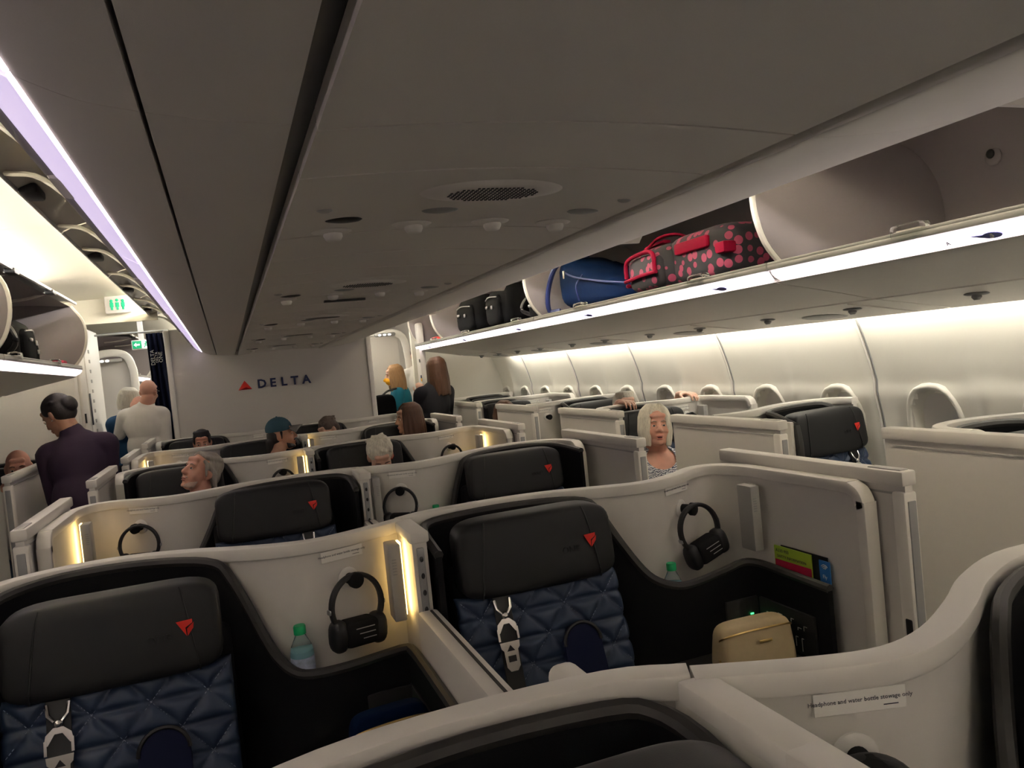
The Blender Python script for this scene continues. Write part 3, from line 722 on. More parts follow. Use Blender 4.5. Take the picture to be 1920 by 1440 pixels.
q = MB(); q.sweep(smoothpath([(-0.1, 0.40, 0.16), (-0.12, 0.30, 0.235), (-0.10, 0.16, 0.25)], 4), rrect(0.05, 0.014, 0.004, 2)); q.obj('shoulder_strap', 'pink', bg)
q = MB(); q.rbox((-0.11, 0.44, 0.175), (0.05, 0.07, 0.03), 0.008); q.obj('buckle', 'black', bg)
def backpack(lab, loc, rz, sc=1.0, mt='bagblack'):
    r = empty('backpack', lab, 'bag', loc, rz)
    q = MB(); soft(q, (0, 0, 0.135 * sc), (0.34 * sc, 0.52 * sc, 0.27 * sc), 0.42, 24, 14); q.obj('body', mt, r)
    q = MB(); soft(q, (-0.15 * sc, 0.02, 0.115 * sc), (0.10 * sc, 0.34 * sc, 0.19 * sc), 0.45, 20, 12); q.obj('front_pocket', mt, r)
    q = MB(); q.tube(smoothpath([(-0.10, 0.25 * sc, 0.05), (-0.16, 0.30 * sc, 0.12 * sc), (-0.12, 0.28 * sc, 0.22 * sc), (-0.02, 0.22 * sc, 0.26 * sc)], 5), 0.015, 8); q.obj('strap', 'black', r)
    q = MB(); q.tube(smoothpath([(-0.19 * sc, -0.12 * sc, 0.19 * sc), (-0.205 * sc, 0.02, 0.20 * sc), (-0.19 * sc, 0.16 * sc, 0.19 * sc)], 4), 0.005, 6); q.obj('zip', 'greyplastic', r)
    q = MB(); q.rbox((-0.207 * sc, -0.06, 0.13 * sc), (0.012, 0.03, 0.03), 0.004); q.rbox((-0.207 * sc, 0.10, 0.14 * sc), (0.012, 0.05, 0.02), 0.004); q.obj('buckle', 'steel', r)
    return r
backpack('black backpack with front pocket beside the far bin divider, window side side', (1.75, 6.45, ZB), 0.05, 1.2)
backpack('black backpack standing next to the blue duffel bag', (1.77, 5.72, ZB), -0.08, 1.22)
backpack('flat dark bag lying between the black backpacks and the divider', (1.80, 5.08, ZB), 0.1, 0.8)
backpack('bulky black camera bag with steel buckles, curtain side bin', (-1.74, 5.35, ZB), PI + 0.05, 1.0)
backpack('tall black bag beside the end wall of the curtain side bin', (-1.82, 5.96, ZB), PI - 0.12, 0.84)
cl = empty('folded_jacket', 'dark and pale blue jacket stuffed into the short window side bin', 'clothing', (1.70, 7.35, ZB))
q = MB(); soft(q, (0, 0, 0.15), (0.24, 0.18, 0.30), 0.6, 18, 12); q.obj('dark_cloth', 'bagblack', cl)
q = MB(); soft(q, (-0.03, -0.14, 0.08), (0.24, 0.16, 0.16), 0.6, 18, 12); q.obj('blue_cloth', 'lightblue', cl)
q = MB(); soft(q, (0.0, 0.03, 0.28), (0.16, 0.14, 0.10), 0.6, 16, 10); q.obj('white_cloth', 'white', cl)
q = MB(); soft(q, (1.62, 7.70, ZB + 0.025), (0.16, 0.24, 0.05), 0.5, 18, 10); tag(q.obj('red_pouch', 'red'), 'flat red pouch lying in the short window side bin', 'pouch')
q = MB(); soft(q, (-1.565, 6.16, ZB + 0.025), (0.10, 0.20, 0.05), 0.5, 18, 10); tag(q.obj('red_scarf', 'crimson'), 'folded red scarf beside black bags in the curtain side bin', 'scarf')
# ================================================================== SUITES
P1 = smoothpath([(-1.10, -0.16, 0), (-1.095, -0.05, 0), (-1.04, 0.04, 0), (-0.93, 0.095, 0), (-0.78, 0.10, 0), (-0.63, 0.045, 0), (-0.52, -0.02, 0), (-0.40, -0.08, 0), (-0.30, -0.10, 0), (-0.20, -0.075, 0), (-0.05, -0.01, 0)], 4)
P2 = smoothpath([(-0.05, 0.0, 0), (0.05, 0.04, 0), (0.25, 0.05, 0), (0.42, 0.03, 0), (0.58, -0.03, 0), (0.72, -0.075, 0), (0.86, -0.035, 0), (0.97, 0.03, 0), (1.05, 0.025, 0), (1.10, -0.05, 0), (1.115, -0.2, 0), (1.12, -0.55, 0)], 4)
L1 = [(-1.062, -0.30, 1.155), (-1.062, -0.12, 1.162), (-1.025, -0.02, 1.168), (-0.93, 0.045, 1.172), (-0.78, 0.052, 1.172), (-0.64, 0.0, 1.170), (-0.555, -0.055, 1.160), (-0.525, -0.075, 1.125), (-0.49, -0.10, 1.05), (-0.46, -0.125, 0.975), (-0.43, -0.155, 0.915), (-0.395, -0.180, 0.878), (-0.35, -0.196, 0.866), (-0.26, -0.198, 0.866), (-0.16, -0.184, 0.870), (-0.105, -0.180, 0.872), (-0.088, -0.215, 0.870), (-0.085, -0.45, 0.866), (-0.085, -1.05, 0.86)]
L2 = [(0.0, -0.24, 1.12), (0.0, -0.10, 1.15), (0.02, -0.02, 1.158), (0.08, 0.0, 1.165), (0.25, 0.008, 1.168), (0.42, -0.012, 1.165), (0.525, -0.05, 1.155), (0.56, -0.07, 1.12), (0.605, -0.10, 1.03), (0.65, -0.125, 0.95), (0.69, -0.145, 0.90), (0.745, -0.16, 0.872), (0.81, -0.165, 0.864), (0.95, -0.145, 0.875), (1.03, -0.135, 0.885), (1.066, -0.18, 0.885), (1.07, -0.3, 0.88), (1.07, -0.48, 0.875)]
def mir(pts, m): return [Vector((m * p[0], p[1], p[2])) for p in pts]
def path_at(path, x):
    for a, b in zip(path, path[1:]):
        if (a.x - x) * (b.x - x) <= 0 and abs(a.x - b.x) > 1e-6:
            t = (x - a.x) / (b.x - a.x); p = a.lerp(b, t); d = b - a
            return p.y, math.atan2(d.y, d.x) if d.x > 0 else math.atan2(-d.y, -d.x)
    return 0, 0
def cap_rail(q, path, z, wd=0.046, ht=0.034):
    q.sweep([(p.x, p.y, z - ht / 2) for p in path], rrect(wd, ht, 0.005, 2))
def drop_trim(q, x, y0, z, sgn, z1=0.35):
    # cap turning down into a vertical edge, in the y-z plane; sgn = direction of travel along y
    pts = smoothpath([(x, y0, z - 0.017), (x, y0 + sgn * 0.02, z - 0.02), (x, y0 + sgn * 0.045, z - 0.035), (x, y0 + sgn * 0.058, z - 0.07), (x, y0 + sgn * 0.060, z - 0.12), (x, y0 + sgn * 0.060, z1)], 4)
    q.sweep(pts, rrect(0.034, 0.046, 0.005, 2), up=(1, 0, 0))
def placard_on(par, x, y, z, ang, wd=0.122):
    M = Matrix.Translation((x, y, z)) @ Matrix.Rotation(ang, 4, 'Z')
    q = MB(); q.rbox((0, 0, 0), (wd, 0.0016, 0.030), 0.0006, 1); q.xform(M); o = q.obj('placard', 'placard', par)
    text_obj('lettering', 'Headphone and water bottle stowage only', 0.0080 * wd / 0.122, M @ FM((0, -0.0012, 0.002), (1, 0, 0), (0, 0, 1)), 'ink', o, 0.0002)
    q = MB(); q.box((wd * 0.33, -0.001, -0.008), (wd * 0.16, 0.0006, 0.0012)); q.xform(M); q.obj('fine_print', 'ink', o)
    return o
def hook_on(par, x, y, z, ang):
    M = Matrix.Translation((x, y, z)) @ Matrix.Rotation(ang, 4, 'Z')
    q = MB(); q.lathe([(0.030, 0.0), (0.030, 0.004), (0.024, 0.008)], (0, 0, 0), 20, Matrix.Rotation(PI / 2, 3, 'X')); q.xform(M); h = q.obj('hook_ring', 'white', par)
    q = MB(); q.lathe([(0.015, 0.0), (0.015, 0.035), (0.021, 0.038), (0.021, 0.052), (0.016, 0.056)], (0, 0, 0), 18, Matrix.Rotation(PI / 2, 3, 'X')); q.xform(M); q.obj('hook_knob', 'blackmatte', h)
    return h
def lamp_on(par, x, y, z, side, lit, h=0.21):
    # slim grey reading lamp standing off the wall; side = +1 glows towards +x
    q = MB(); q.rbox((x, y, z), (0.034, 0.072, h), 0.004); o = q.obj('reading_lamp', 'greylight', par)
    q = MB()
    for k in range(6): q.box((x - side * 0.004, y - 0.0365, z + h / 2 - 0.04 - k * 0.008), (0.012, 0.002, 0.003))
    q.obj('vent_slots', 'greyplastic', o)
    q = MB(); q.box((x + side * 0.020, y + 0.004, z + 0.005), (0.005, 0.040, h - 0.01)); q.obj('light_strip', 'lampglow' if lit else 'greylight', o)
    return o
def centre_suite(m, lits, leds=False):
    """partition of one centre row; m=+1: seat then console, m=-1 mirrored. lits = (divider lamp lit, aisle lamp lit)"""
    r = empty('suite_partition', '', 'partition', (0, 0, 0))
    p1, p2, l1, l2 = mir(P1, m), mir(P2, m), smoothpath(mir(L1, m), 3), smoothpath(mir(L2, m), 3)
    q = MB(); q.wall([Vector((m * -1.10, -0.205, 0))] + p1, 0.0, [1.08] + [1.172] * len(p1), 0.026); q.obj('wall_panel', 'cream', r)
    q = MB(); q.wall(p2 + [Vector((m * 1.12, -0.585, 0))], 0.0, [1.172] * len(p2) + [1.12], 0.026); q.obj('wall_panel', 'cream', r)
    q = MB(); cap_rail(q, p1, 1.190); cap_rail(q, p2, 1.190)
    drop_trim(q, m * -1.10, -0.15, 1.190, -1); drop_trim(q, m * 1.12, -0.53, 1.190, -1); q.obj('cap_rail', 'cap', r)
    for l in (l1, l2):
        q = MB(); q.wall(l, 0.30, [p.z - 0.006 for p in l], 0.016); o = q.obj('liner', 'liner', r)
        q = MB(); q.sweep(l, circ(0.0135, 8)); q.obj('liner_rim', 'rim', o)
    # tall and low divider
    q = MB(); q.box((m * -0.045, -0.11, 0.585), (0.040, 0.22, 1.17)); dv = q.obj('divider', 'cream', r)
    q = MB(); q.rbox((m * -0.045, -0.125, 1.173), (0.052, 0.21, 0.030), 0.005); q.obj('divider_cap', 'cap', dv)
    q = MB(); q.rbox((m * -0.045, -0.222, 1.05), (0.020, 0.012, 0.19), 0.004); q.obj('latch_strip', 'greyplastic', dv)
    q = MB()
    for k in range(4): q.ell((m * -0.045, -0.229, 0.98 + 0.045 * k), (0.005, 0.003, 0.008), n=8, m=6)
    q.obj('latch_pins', 'black', dv)
    q = MB(); q.rbox((m * -0.045, -0.72, 0.49), (0.056, 0.98, 0.98), 0.010); lo = q.obj('low_divider', 'cream', r)
    q = MB(); q.box((m * -0.038, -0.72, 0.981), (0.006, 0.94, 0.004)); q.obj('screen_slot', 'groove', lo)
    # consoles
    q = MB(); q.rbox((m * -0.255, -0.52, 0.325), (0.30, 0.66, 0.65), 0.015); c1 = q.obj('console', 'rim', r)
    q = MB(); q.rbox((m * 0.86, -0.50, 0.325), (0.38, 0.62, 0.65), 0.015); c2 = q.obj('console', 'rim', r)
    q = MB(); q.box((m * -0.275, -0.143, 0.79), (0.25, 0.075, 0.01)); q.obj('bottle_shelf', 'cap', r)
    q = MB(); q.box((m * 0.86, -0.105, 0.735), (0.26, 0.08, 0.01)); q.obj('bottle_shelf', 'cap', r)
    # control panels in the console corner
    for xc, xw in ((m * -0.16, m * -0.098), (m * 0.995, m * 1.056)):
        sg = 1 if xw > xc else -1
        q = MB(); q.rbox(((xc), -0.197 if abs(xc) < 0.5 else -0.162, 0.715), (0.125, 0.010, 0.130), 0.004)
        q.rbox((xw, -0.30, 0.715), (0.010, 0.25, 0.130), 0.004); cp = q.obj('control_panel', 'panelgrey', r)
        yb = -0.205 if abs(xc) < 0.5 else -0.170
        for dx, dz, mt in ((-0.02, 0.0, 'led'), (0.03, 0.012, 'led')):
            q = MB(); q.rbox((xc + dx, yb, 0.715 + dz), (0.012, 0.004, 0.005), 0.001); q.obj('indicator', mt if leds else 'greyplastic', cp)
        q = MB()
        for k, (yy, zz, ly, lz) in enumerate([(-0.22, .74, .018, .02), (-0.22, .70, .018, .012), (-0.25, .72, .012, .05), (-0.275, .75, .02, .008), (-0.28, .70, .02, .01), (-0.30, .73, .01, .01), (-0.31, .69, .016, .03), (-0.33, .75, .012, .01), (-0.345, .70, .01, .03), (-0.36, .73, .016, .008), (-0.37, .70, .008, .04), (-0.385, .74, .014, .014)]):
            q.box((xw - sg * 0.0055, yy, zz), (0.0012, ly, 0.0022)); q.box((xw - sg * 0.0055, yy + ly / 2, zz - lz / 2), (0.0012, 0.0022, lz))
        q.obj('key_symbols', 'placard', cp)
    # hooks, placards, lamps
    for xa, pth, z in ((-0.225, P1, 1.07), (0.875, P2, 1.075)):
        y, a = path_at(pth, xa); hook_on(r, m * xa, y - 0.014, z, m * a)
    for xa, pth, z in ((-0.235, P1, 1.140), (0.86, P2, 1.145)):
        y, a = path_at(pth, xa); placard_on(r, m * xa, y - 0.0165, z, m * a)
    lamp_on(r, m * -0.102, -0.125, 1.045, m, lits[0])
    lamp_on(r, m * 1.058, -0.160, 1.035, m, lits[1])
    return r
def suite_door(xs, y0, y1, label, ztop=1.225, loc=None):
    """sliding door with rail, its latch post at the y0 end; outer face towards the aisle"""
    r = empty('suite_door', label, 'door', (xs, y0, 0)); L = y1 - y0; s = 1 if xs > 0 else -1
    q = MB(); q.box((0, L / 2, (ztop - 0.03) / 2 + 0.02), (0.026, L - 0.01, ztop - 0.07)); q.obj('panel', 'cream', r)
    q = MB(); q.rbox((0, L / 2, ztop - 0.02), (0.050, L, 0.040), 0.006); t = q.obj('top_rail', 'cap', r)
    q = MB(); q.rbox((0, 0.07, ztop + 0.001), (0.030, 0.11, 0.004), 0.002); q.obj('rail_plate', 'greylight', t)
    q = MB(); q.rbox((0, 0.022, (ztop - 0.05) / 2), (0.046, 0.044, ztop - 0.06), 0.008); p = q.obj('latch_post', 'cap', r)
    q = MB(); q.rbox((0, -0.001, ztop * 0.5 + 0.02), (0.026, 0.006, ztop - 0.2), 0.002); q.obj('seal', 'greyplastic', p)
    q = MB(); q.rbox((s * 0.0, 0.018, 0.80), (0.052, 0.022, 0.06), 0.004); q.obj('catch', 'black', p)
    q = MB(); q.box((-s * 0.014, L / 2, ztop - 0.062), (0.004, L - 0.08, 0.006)); q.obj('groove_strip', 'greylight', r)  # thin grey moulding strip that stands for a groove below the top rail
    return r

# ------------------------------------------------------------------ seat
QB, QH = 0.125, 0.070
def quilt_surface(u, v, wd, p0, p1):
    x = (u - 0.5) * wd; L = (p1 - p0).length; t = v * L
    k = QB / (2 * QH)
    def dist(c, b): c = c / b; return abs(c - round(c)) * b
    cosd = QH / math.hypot(QH, QB / 2)
    d = min(dist(t, QH), dist(x - t * k, QB) * cosd, dist(x + t * k, QB) * cosd)
    bump = 0.014 * (1 - math.exp(-d / 0.007)) - 0.007 * math.exp(-dist(t, QH) / 0.005)
    edge = min(u, 1 - u) * wd; edge = min(edge, v * L, (1 - v) * L)
    bump -= 0.022 * math.exp(-edge / 0.008)
    d3 = (p1 - p0).normalized(); nrm = Vector((0, d3.z, -d3.y))
    if nrm.y > 0: nrm = -nrm
    return p0 + d3 * t + Vector((x, 0, 0)) + nrm * (bump + 0.012)
def make_seat(belt):
    r = empty('suite_seat', '', 'seat', (0, 0, 0))
    # headrest
    q = MB()
    def hr(p): return p
    def wing(p):
        p = p.copy(); p.y -= 0.018 * max(0, (abs(p.x) - 0.15) / 0.08) ** 2 * 0.6; p.y += 0.015 * (p.z / 0.1); return p
    soft(q, (0, -0.190, 1.080), (0.468, 0.115, 0.212), 0.34, 48, 20, wing); q.obj('headrest', 'leather', r, 60)
    hd = r.children[-1] if False else [c for c in r.children if c.name.startswith('headrest')][-1]
    for sx in (-1, 1):
        pts = []
        for k in range(15):
            z = 0.100 - 0.2 * k / 14
            x = sx * (0.148 + 0.030 * (1 - (z + 0.1) / 0.2) ** 0.8)
            yy = -0.190 + 0.015 * (z / 0.1) - 0.0575 * (1 - abs(z / 0.106) ** 5.9) ** 0.17 - 0.0002
            yy -= 0.0108 * max(0, (abs(x) - 0.15) / 0.08) ** 2
            pts.append((x, yy, 1.080 + z))
        q = MB(); q.tube(pts, 0.0022, 6); q.obj('seam', 'black', hd)
    q = MB(); fy = -0.2535
    q.add([(0.135, fy, 1.104), (0.171, fy, 1.106), (0.171, fy + 0.0005, 1.097), (0.155, fy - 0.003, 1.088), (0.156, fy + 0.001, 1.066)], [(0, 1, 2, 3), (0, 3, 4)])
    q.cur = 1; q.add([(0.174, fy, 1.098), (0.172, fy, 1.084), (0.158, fy + 0.001, 1.066), (0.158, fy - 0.002, 1.085)], [(0, 1, 2, 3)])
    q.obj('emblem', ['red', 'red'], hd, None)
    text_obj('embossing', 'ONE', 0.026, FM((0.095, -0.2490, 1.068), (1, 0, 0), (0, 0, 1)), 'leather', hd, 0.0012)
    # back cushion
    p0, p1 = Vector((0, -0.205, 0.985)), Vector((0, -0.37, 0.42)); wd = 0.492
    q = MB(); q.grid(lambda u, v: quilt_surface(u, v, wd, p0, p1), 84, 96); bc = q.obj('back_cushion', 'navy', r, None)
    md = bc.modifiers.new('t', 'SOLIDIFY'); md.thickness = 0.05; md.offset = -1
    d3 = (p1 - p0).normalized(); nrm = Vector((0, d3.z, -d3.y)); nrm = -nrm if nrm.y > 0 else nrm
    q = MB(); L = (p1 - p0).length; k = QB / (2 * QH)
    for sg in (-1, 1):
        for i in range(-12, 13):
            t = 0.012
            while t < L - 0.012:
                x = i * QB + sg * t * k
                if abs(x) < wd / 2 - 0.012:
                    c = p0 + d3 * t + Vector((x, 0, 0)) + nrm * 0.0135
                    dr = (d3 + Vector((sg * k, 0, 0))).normalized()
                    q.sweep([c - dr * 0.0028, c + dr * 0.0028], [(0.0007, 0.0007), (-0.0007, 0.0007), (-0.0007, -0.0007), (0.0007, -0.0007)], up=nrm)
                t += 0.0072
    o = q.obj('stitching', 'thread', bc); o['kind'] = 'stuff'
    # arched pocket
    q = MB(); poly = [(0.055 * math.cos(a), 0.055 * math.sin(a)) for a in [PI * j / 14 for j in range(15)]] + [(-0.062, -0.22), (0.062, -0.22)]
    poly = [(x, z) for x, z in poly]
    Mx = Matrix(((1, 0, 0, -belt * 0.085), (0, -d3.y, nrm.y, 0), (0, -d3.z, nrm.z, 0), (0, 0, 0, 1)))
    c = p0 + d3 * 0.185
    Mx[1][3] = c.y; Mx[2][3] = c.z
    q.prism(poly, 0.0, 0.040, Mx); q.obj('lumbar_pad', 'navydark', r)
    q = MB(); q.tube([tuple(Mx @ Vector((x, z, 0.040))) for x, z in poly[:15]], 0.005, 6); q.obj('pad_piping', 'black', r.children[-1] if False else [c for c in r.children if c.name.startswith('lumbar_pad')][-1])
    # frame, seat pan, base, arm
    q = MB(); q.rbox((0, -0.13, 0.62), (0.50, 0.08, 0.86), 0.03, 3); q.obj('back_frame', 'liner', r)
    q = MB(); q.rbox((0, -0.63, 0.44), (0.50, 0.52, 0.13), 0.04, 4); q.obj('seat_cushion', 'navy', r)
    q = MB(); q.rbox((0, -0.50, 0.19), (0.44, 0.60, 0.38), 0.02); q.obj('base', 'liner', r)
    # belt
    bx = belt * 0.125
    def onb(t, h=0.029): return p0 + d3 * t + Vector((bx, 0, 0)) + nrm * h
    q = MB(); q.sweep([p0 + Vector((bx, 0.01, 0.02)), onb(0.0, 0.031), onb(0.03), onb(0.2), onb(0.40)], rrect(0.050, 0.004, 0.001, 1), up=nrm); q.obj('belt_strap', 'black', r)
    q = MB()
    Mb = Matrix(((1, 0, 0, 0), (0, -d3.y, nrm.y, 0), (0, -d3.z, nrm.z, 0), (0, 0, 0, 1)))
    def at_(t, h): c = onb(t, h); M2 = Mb.copy(); M2[0][3], M2[1][3], M2[2][3] = c.x, c.y, c.z; return M2
    q.tube([at_(0.045, 0.036) @ V(-0.022, 0.02, 0), at_(0.045, 0.036) @ V(-0.020, -0.004, 0.004), at_(0.045, 0.036) @ V(-0.006, -0.022, 0.004), at_(0.045, 0.036) @ V(0.006, -0.022, 0.004), at_(0.045, 0.036) @ V(0.020, -0.004, 0.004), at_(0.045, 0.036) @ V(0.022, 0.02, 0)], 0.004, 6)
    q.ell(at_(0.068, 0.038) @ V(0, 0, 0), (0.012, 0.012, 0.010), n=10, m=6)
    q.prism([(-0.030, -0.018), (-0.026, 0.004), (-0.010, 0.018), (0.010, 0.018), (0.026, 0.004), (0.030, -0.018), (0.022, -0.018), (0.008, 0.004), (-0.008, 0.004), (-0.022, -0.018)], 0, 0.006, at_(0.095, 0.033))
    for sx in (-1, 1): q.prism([(sx * 0.024, -0.016), (sx * 0.030, -0.016), (sx * 0.030, 0.016), (sx * 0.024, 0.016)][::sx], 0, 0.008, at_(0.118, 0.032))
    q.prism([(-0.028, 0.012), (0.028, 0.012), (0.026, -0.004), (0.020, -0.010), (0.019, -0.052), (0.010, -0.064), (-0.010, -0.064), (-0.019, -0.052), (-0.020, -0.010), (-0.026, -0.004)], 0, 0.005, at_(0.150, 0.033))
    bk = q.obj('belt_buckle', 'metal', r)
    q = MB(); q.prism([(-0.011, -0.012), (0.011, -0.012), (0.0, 0.003)], 0.0052, 0.0062, at_(0.150, 0.033)); q.prism([(-0.011, -0.040), (0.011, -0.040), (0.011, -0.024), (-0.011, -0.024)], 0.0052, 0.0062, at_(0.150, 0.033)); q.obj('buckle_window', 'black', bk)
    return r
seat_protos = {}
def seat_at(x, y, belt, label, rz=0.0, sz=1.0, group=None):
    if belt not in seat_protos: seat_protos[belt] = make_seat(belt); o = seat_protos[belt]
    else: o = copy_tree(seat_protos[belt])
    o.location = (x, y, 0); o.rotation_euler = (0, 0, rz); o.scale = (1, 1, sz); o['label'] = label
    return o
# ------------------------------------------------------------------ small things kept in the suites
hp_proto = []
def headphones(x, y, z, rz, label, tilt=0.0, sc=1.0):
    if not hp_proto:
        r = empty('headphones', label, 'headphones')
        q = MB(); pts = [(0.074 * math.sin(a), -0.045 + 0.004 * math.cos(a), -0.070 + 0.080 * math.cos(a)) for a in [math.radians(d) for d in range(-118, 119, 8)]]
        q.sweep(pts, rrect(0.013, 0.020, 0.005, 2), up=(0, 1, 0)); b_ = q.obj('headband', 'black', r)
        q = MB()
        for sx in (-1, 1): q.rbox((sx * 0.078, -0.043, -0.075), (0.012, 0.020, 0.014), 0.004)
        q.obj('slider', 'steel', b_)
        for sx in (-1, 1):
            q = MB(); soft(q, (sx * 0.058, -0.045, -0.142), (0.045, 0.062, 0.085), 0.7, 18, 10); q.obj('ear_cup', 'black', r)
        q = MB(); q.rbox((0, -0.047, -0.140), (0.100, 0.066, 0.070), 0.016, 3); sl = q.obj('sleeve', 'blackmatte', r)
        q = MB()
        for k in range(3): q.box((0.004 + 0.006 * k, -0.0808, -0.124 - k * 0.014), (0.055 - 0.008 * k, 0.0006, 0.0022))
        q.obj('sleeve_print', 'greylight', sl)
        hp_proto.append(r); o = r
    else: o = copy_tree(hp_proto[0])
    o.location = (x, y, z); o.rotation_euler = (0, tilt, rz); o.scale = (sc, sc, sc); o['label'] = label
    return o
bt_proto = []
def bottle(x, y, z, label):
    if not bt_proto:
        r = empty('water_bottle', label, 'bottle')
        q = MB(); q.lathe([(0.024, 0), (0.028, 0.006), (0.029, 0.05), (0.0275, 0.055), (0.029, 0.06), (0.029, 0.105), (0.026, 0.122), (0.016, 0.142), (0.0125, 0.150), (0.0125, 0.158)], n=20); q.obj('body', 'bottleglass', r)
        q = MB(); q.lathe([(0.022, 0.004), (0.0262, 0.01), (0.0265, 0.112), (0.020, 0.116)], n=18); q.obj('water', 'water', r)
        q = MB(); q.lathe([(0.0293, 0.052), (0.0296, 0.054), (0.0296, 0.096), (0.0293, 0.098)], n=20); q.obj('paper_label', 'labelblue', r)
        q = MB(); q.lathe([(0.0150, 0.152), (0.0152, 0.170), (0.0135, 0.173)], n=18); q.obj('cap', 'green', r)
        bt_proto.append(r); o = r
    else: o = copy_tree(bt_proto[0])
    o.location = (x, y, z); o['label'] = label; o.scale = (1.05, 1.05, 1.08)
    return o

ROW_Y = [0.875, 2.23, 3.62, 5.06, 6.40, 7.74]
LITS = {0: (0, 0), 1: (1, 0), 2: (0, 1), 3: (1, 1), 4: (1, 1), 5: (0, 0)}
for i, y in enumerate(ROW_Y):
    m = 1 if i % 2 else -1
    nth = ORD[5 - i]
    p = centre_suite(m, LITS[i], i == 1); p.location = (0, y, 0)
    p['label'] = 'cream curved partition of the centre suites, %s row from the lettered bulkhead' % nth
    xa, xb = (-0.785, 0.285) if m > 0 else (0.75, -0.345)
    for x, side in ((xa, 0), (xb, 1)):
        sidename = 'curtain side aisle' if x < 0 else 'window side aisle'
        if i == 0 and side: x += 0.12
        seat_at(x, y, -m, 'black and navy quilted centre seat nearer the %s, %s row from the bulkhead' % (sidename, nth), 0.0, 0.98 if (i == 1 and side == 0) else 1.0)
    for s in (-1, 1):
        suite_door(s * 1.165, y - 0.70, y + 0.10, 'cream suite door along the %s aisle, centre block, %s row from the bulkhead' % ('curtain side' if s < 0 else 'window side', nth))
    for xa, pth, z, nm in ((-0.225, P1, 1.07, 'divider'), (0.875, P2, 1.075, 'aisle')):
        yy, a = path_at(pth, xa)
        if i == 5: continue
        headphones(m * xa, y + yy - (0.012 if nm == 'divider' else 0.032), z + 0.004, (m * a if nm == 'divider' else m * a * 0.2), 'black headphones hung on the %s console wall, centre block, %s row from the bulkhead' % (nm, nth), tilt=(0.06, -0.30)[nm == 'aisle' and i == 1])
bottle(-0.368, ROW_Y[1] - 0.145, 0.796, 'water bottle with green cap beside the headphones in the lamp lit console')
bottle(0.775, ROW_Y[1] - 0.117, 0.741, 'water bottle with green cap standing beside the unlit console lamp')
bottle(0.368, ROW_Y[2] - 0.145, 0.796, 'water bottle with green cap one row behind the polka bag console')

# raised privacy screen in the row nearest the viewer
sc = empty('privacy_screen', 'raised cream privacy screen on the divider of the foremost centre row', 'screen', (0.045, 0.66, 0))
q = MB(); q.box((0, -0.50, 1.072), (0.036, 0.98, 0.18)); q.obj('panel', 'cream', sc)
q = MB(); q.rbox((0, -0.50, 1.173), (0.052, 0.99, 0.030), 0.005); q.obj('cap', 'cap', sc)
# cream armrest standing in the row behind
ar = empty('armrest', 'cream rounded armrest in front of the seat beside the low divider', 'armrest', (0.045, 1.25, 0))
q = MB(); q.rbox((0, 0, 1.015), (0.060, 0.14, 0.075), 0.022, 4); q.obj('pad', 'cap', ar)
q = MB(); q.box((0, 0.01, 0.50), (0.040, 0.09, 0.98)); q.obj('support', 'cream', ar)

# amenity bag, blue pouch, cards, tray
def pouch(name, lab, loc, rz, size, mt, zipmt, mark=True):
    r = empty(name, lab, 'bag', loc, rz)
    def tp(p):
        p = p.copy(); t = (p.z / size[2] + 0.5); p.y *= 1.15 - 0.55 * t; p.x *= 1.03 - 0.05 * t; return p
    q = MB(); soft(q, (0, 0, size[2] / 2), size, 0.36, 32, 18, tp); q.obj('body', mt, r)
    q = MB(); q.tube(smoothpath([(-size[0] * 0.49, -0.01, size[2] * 0.72), (-size[0] * 0.45, -size[1] * 0.34, size[2] * 0.84), (-size[0] * 0.2, -size[1] * 0.41, size[2] * 0.885), (size[0] * 0.2, -size[1] * 0.41, size[2] * 0.885), (size[0] * 0.45, -size[1] * 0.34, size[2] * 0.84), (size[0] * 0.49, -0.01, size[2] * 0.72)], 6), 0.0028, 6); q.obj('zip', zipmt, r)
    q = MB(); q.rbox((-size[0] * 0.50, -0.01, size[2] * 0.30), (0.006, 0.008, 0.022), 0.002); q.obj('zip_pull', 'gold', r)
    if mark:
        q = MB(); q.rbox((0.01, -size[1] * 0.475, size[2] * 0.66), (0.042, 0.004, 0.009), 0.0018); q.obj('name_plate', 'gold', r)
    return r
pouch('amenity_pouch', 'beige zipped pouch with small gold plate on the console by the window side aisle', (0.868, 1.855, 0.652), -0.05, (0.235, 0.11, 0.152), 'beige', 'gold')
pouch('amenity_pouch', 'navy pouch with gold zip lying on the console below the lit lamp', (-0.205, 1.80, 0.652), 0.10, (0.19, 0.10, 0.185), 'bagblue', 'gold', False)
q = MB(); q.lathe([(0.05, 0), (0.055, 0.004), (0.055, 0.008), (0.045, 0.006)], n=24); q.xform(Matrix.Translation((0.71, 1.70, 0.652)) @ Matrix.Scale(1.6, 4, (1, 0, 0)))
tag(q.obj('console_tray', 'steel'), 'shiny dark tray beside the beige pouch on the console', 'tray')
def card(lab, y, z, h, wd, mt, x=1.048, extra=None):
    r = empty('information_card', lab, 'card', (x, y, z))
    q = MB(); q.box((0, 0, h / 2), (0.003, wd, h)); q.obj('sheet', mt, r)
    if extra: extra(r)
    return r
def safety(r):
    q = MB(); q.box((-0.0020, 0, 0.045), (0.001, 0.16, 0.088)); q.obj('red_band', 'crimson', r)
    Mx = lambda y, z: FM((-0.0022, y, z), (0, -1, 0), (0, 0, 1))
    text_obj('lettering', 'A330-900', 0.015, Mx(0.045, 0.118), 'ink', r, 0.0002)
    text_obj('lettering', 'SAFETY INFORMATION', 0.0125, Mx(0.005, 0.100), 'ink', r, 0.0002)
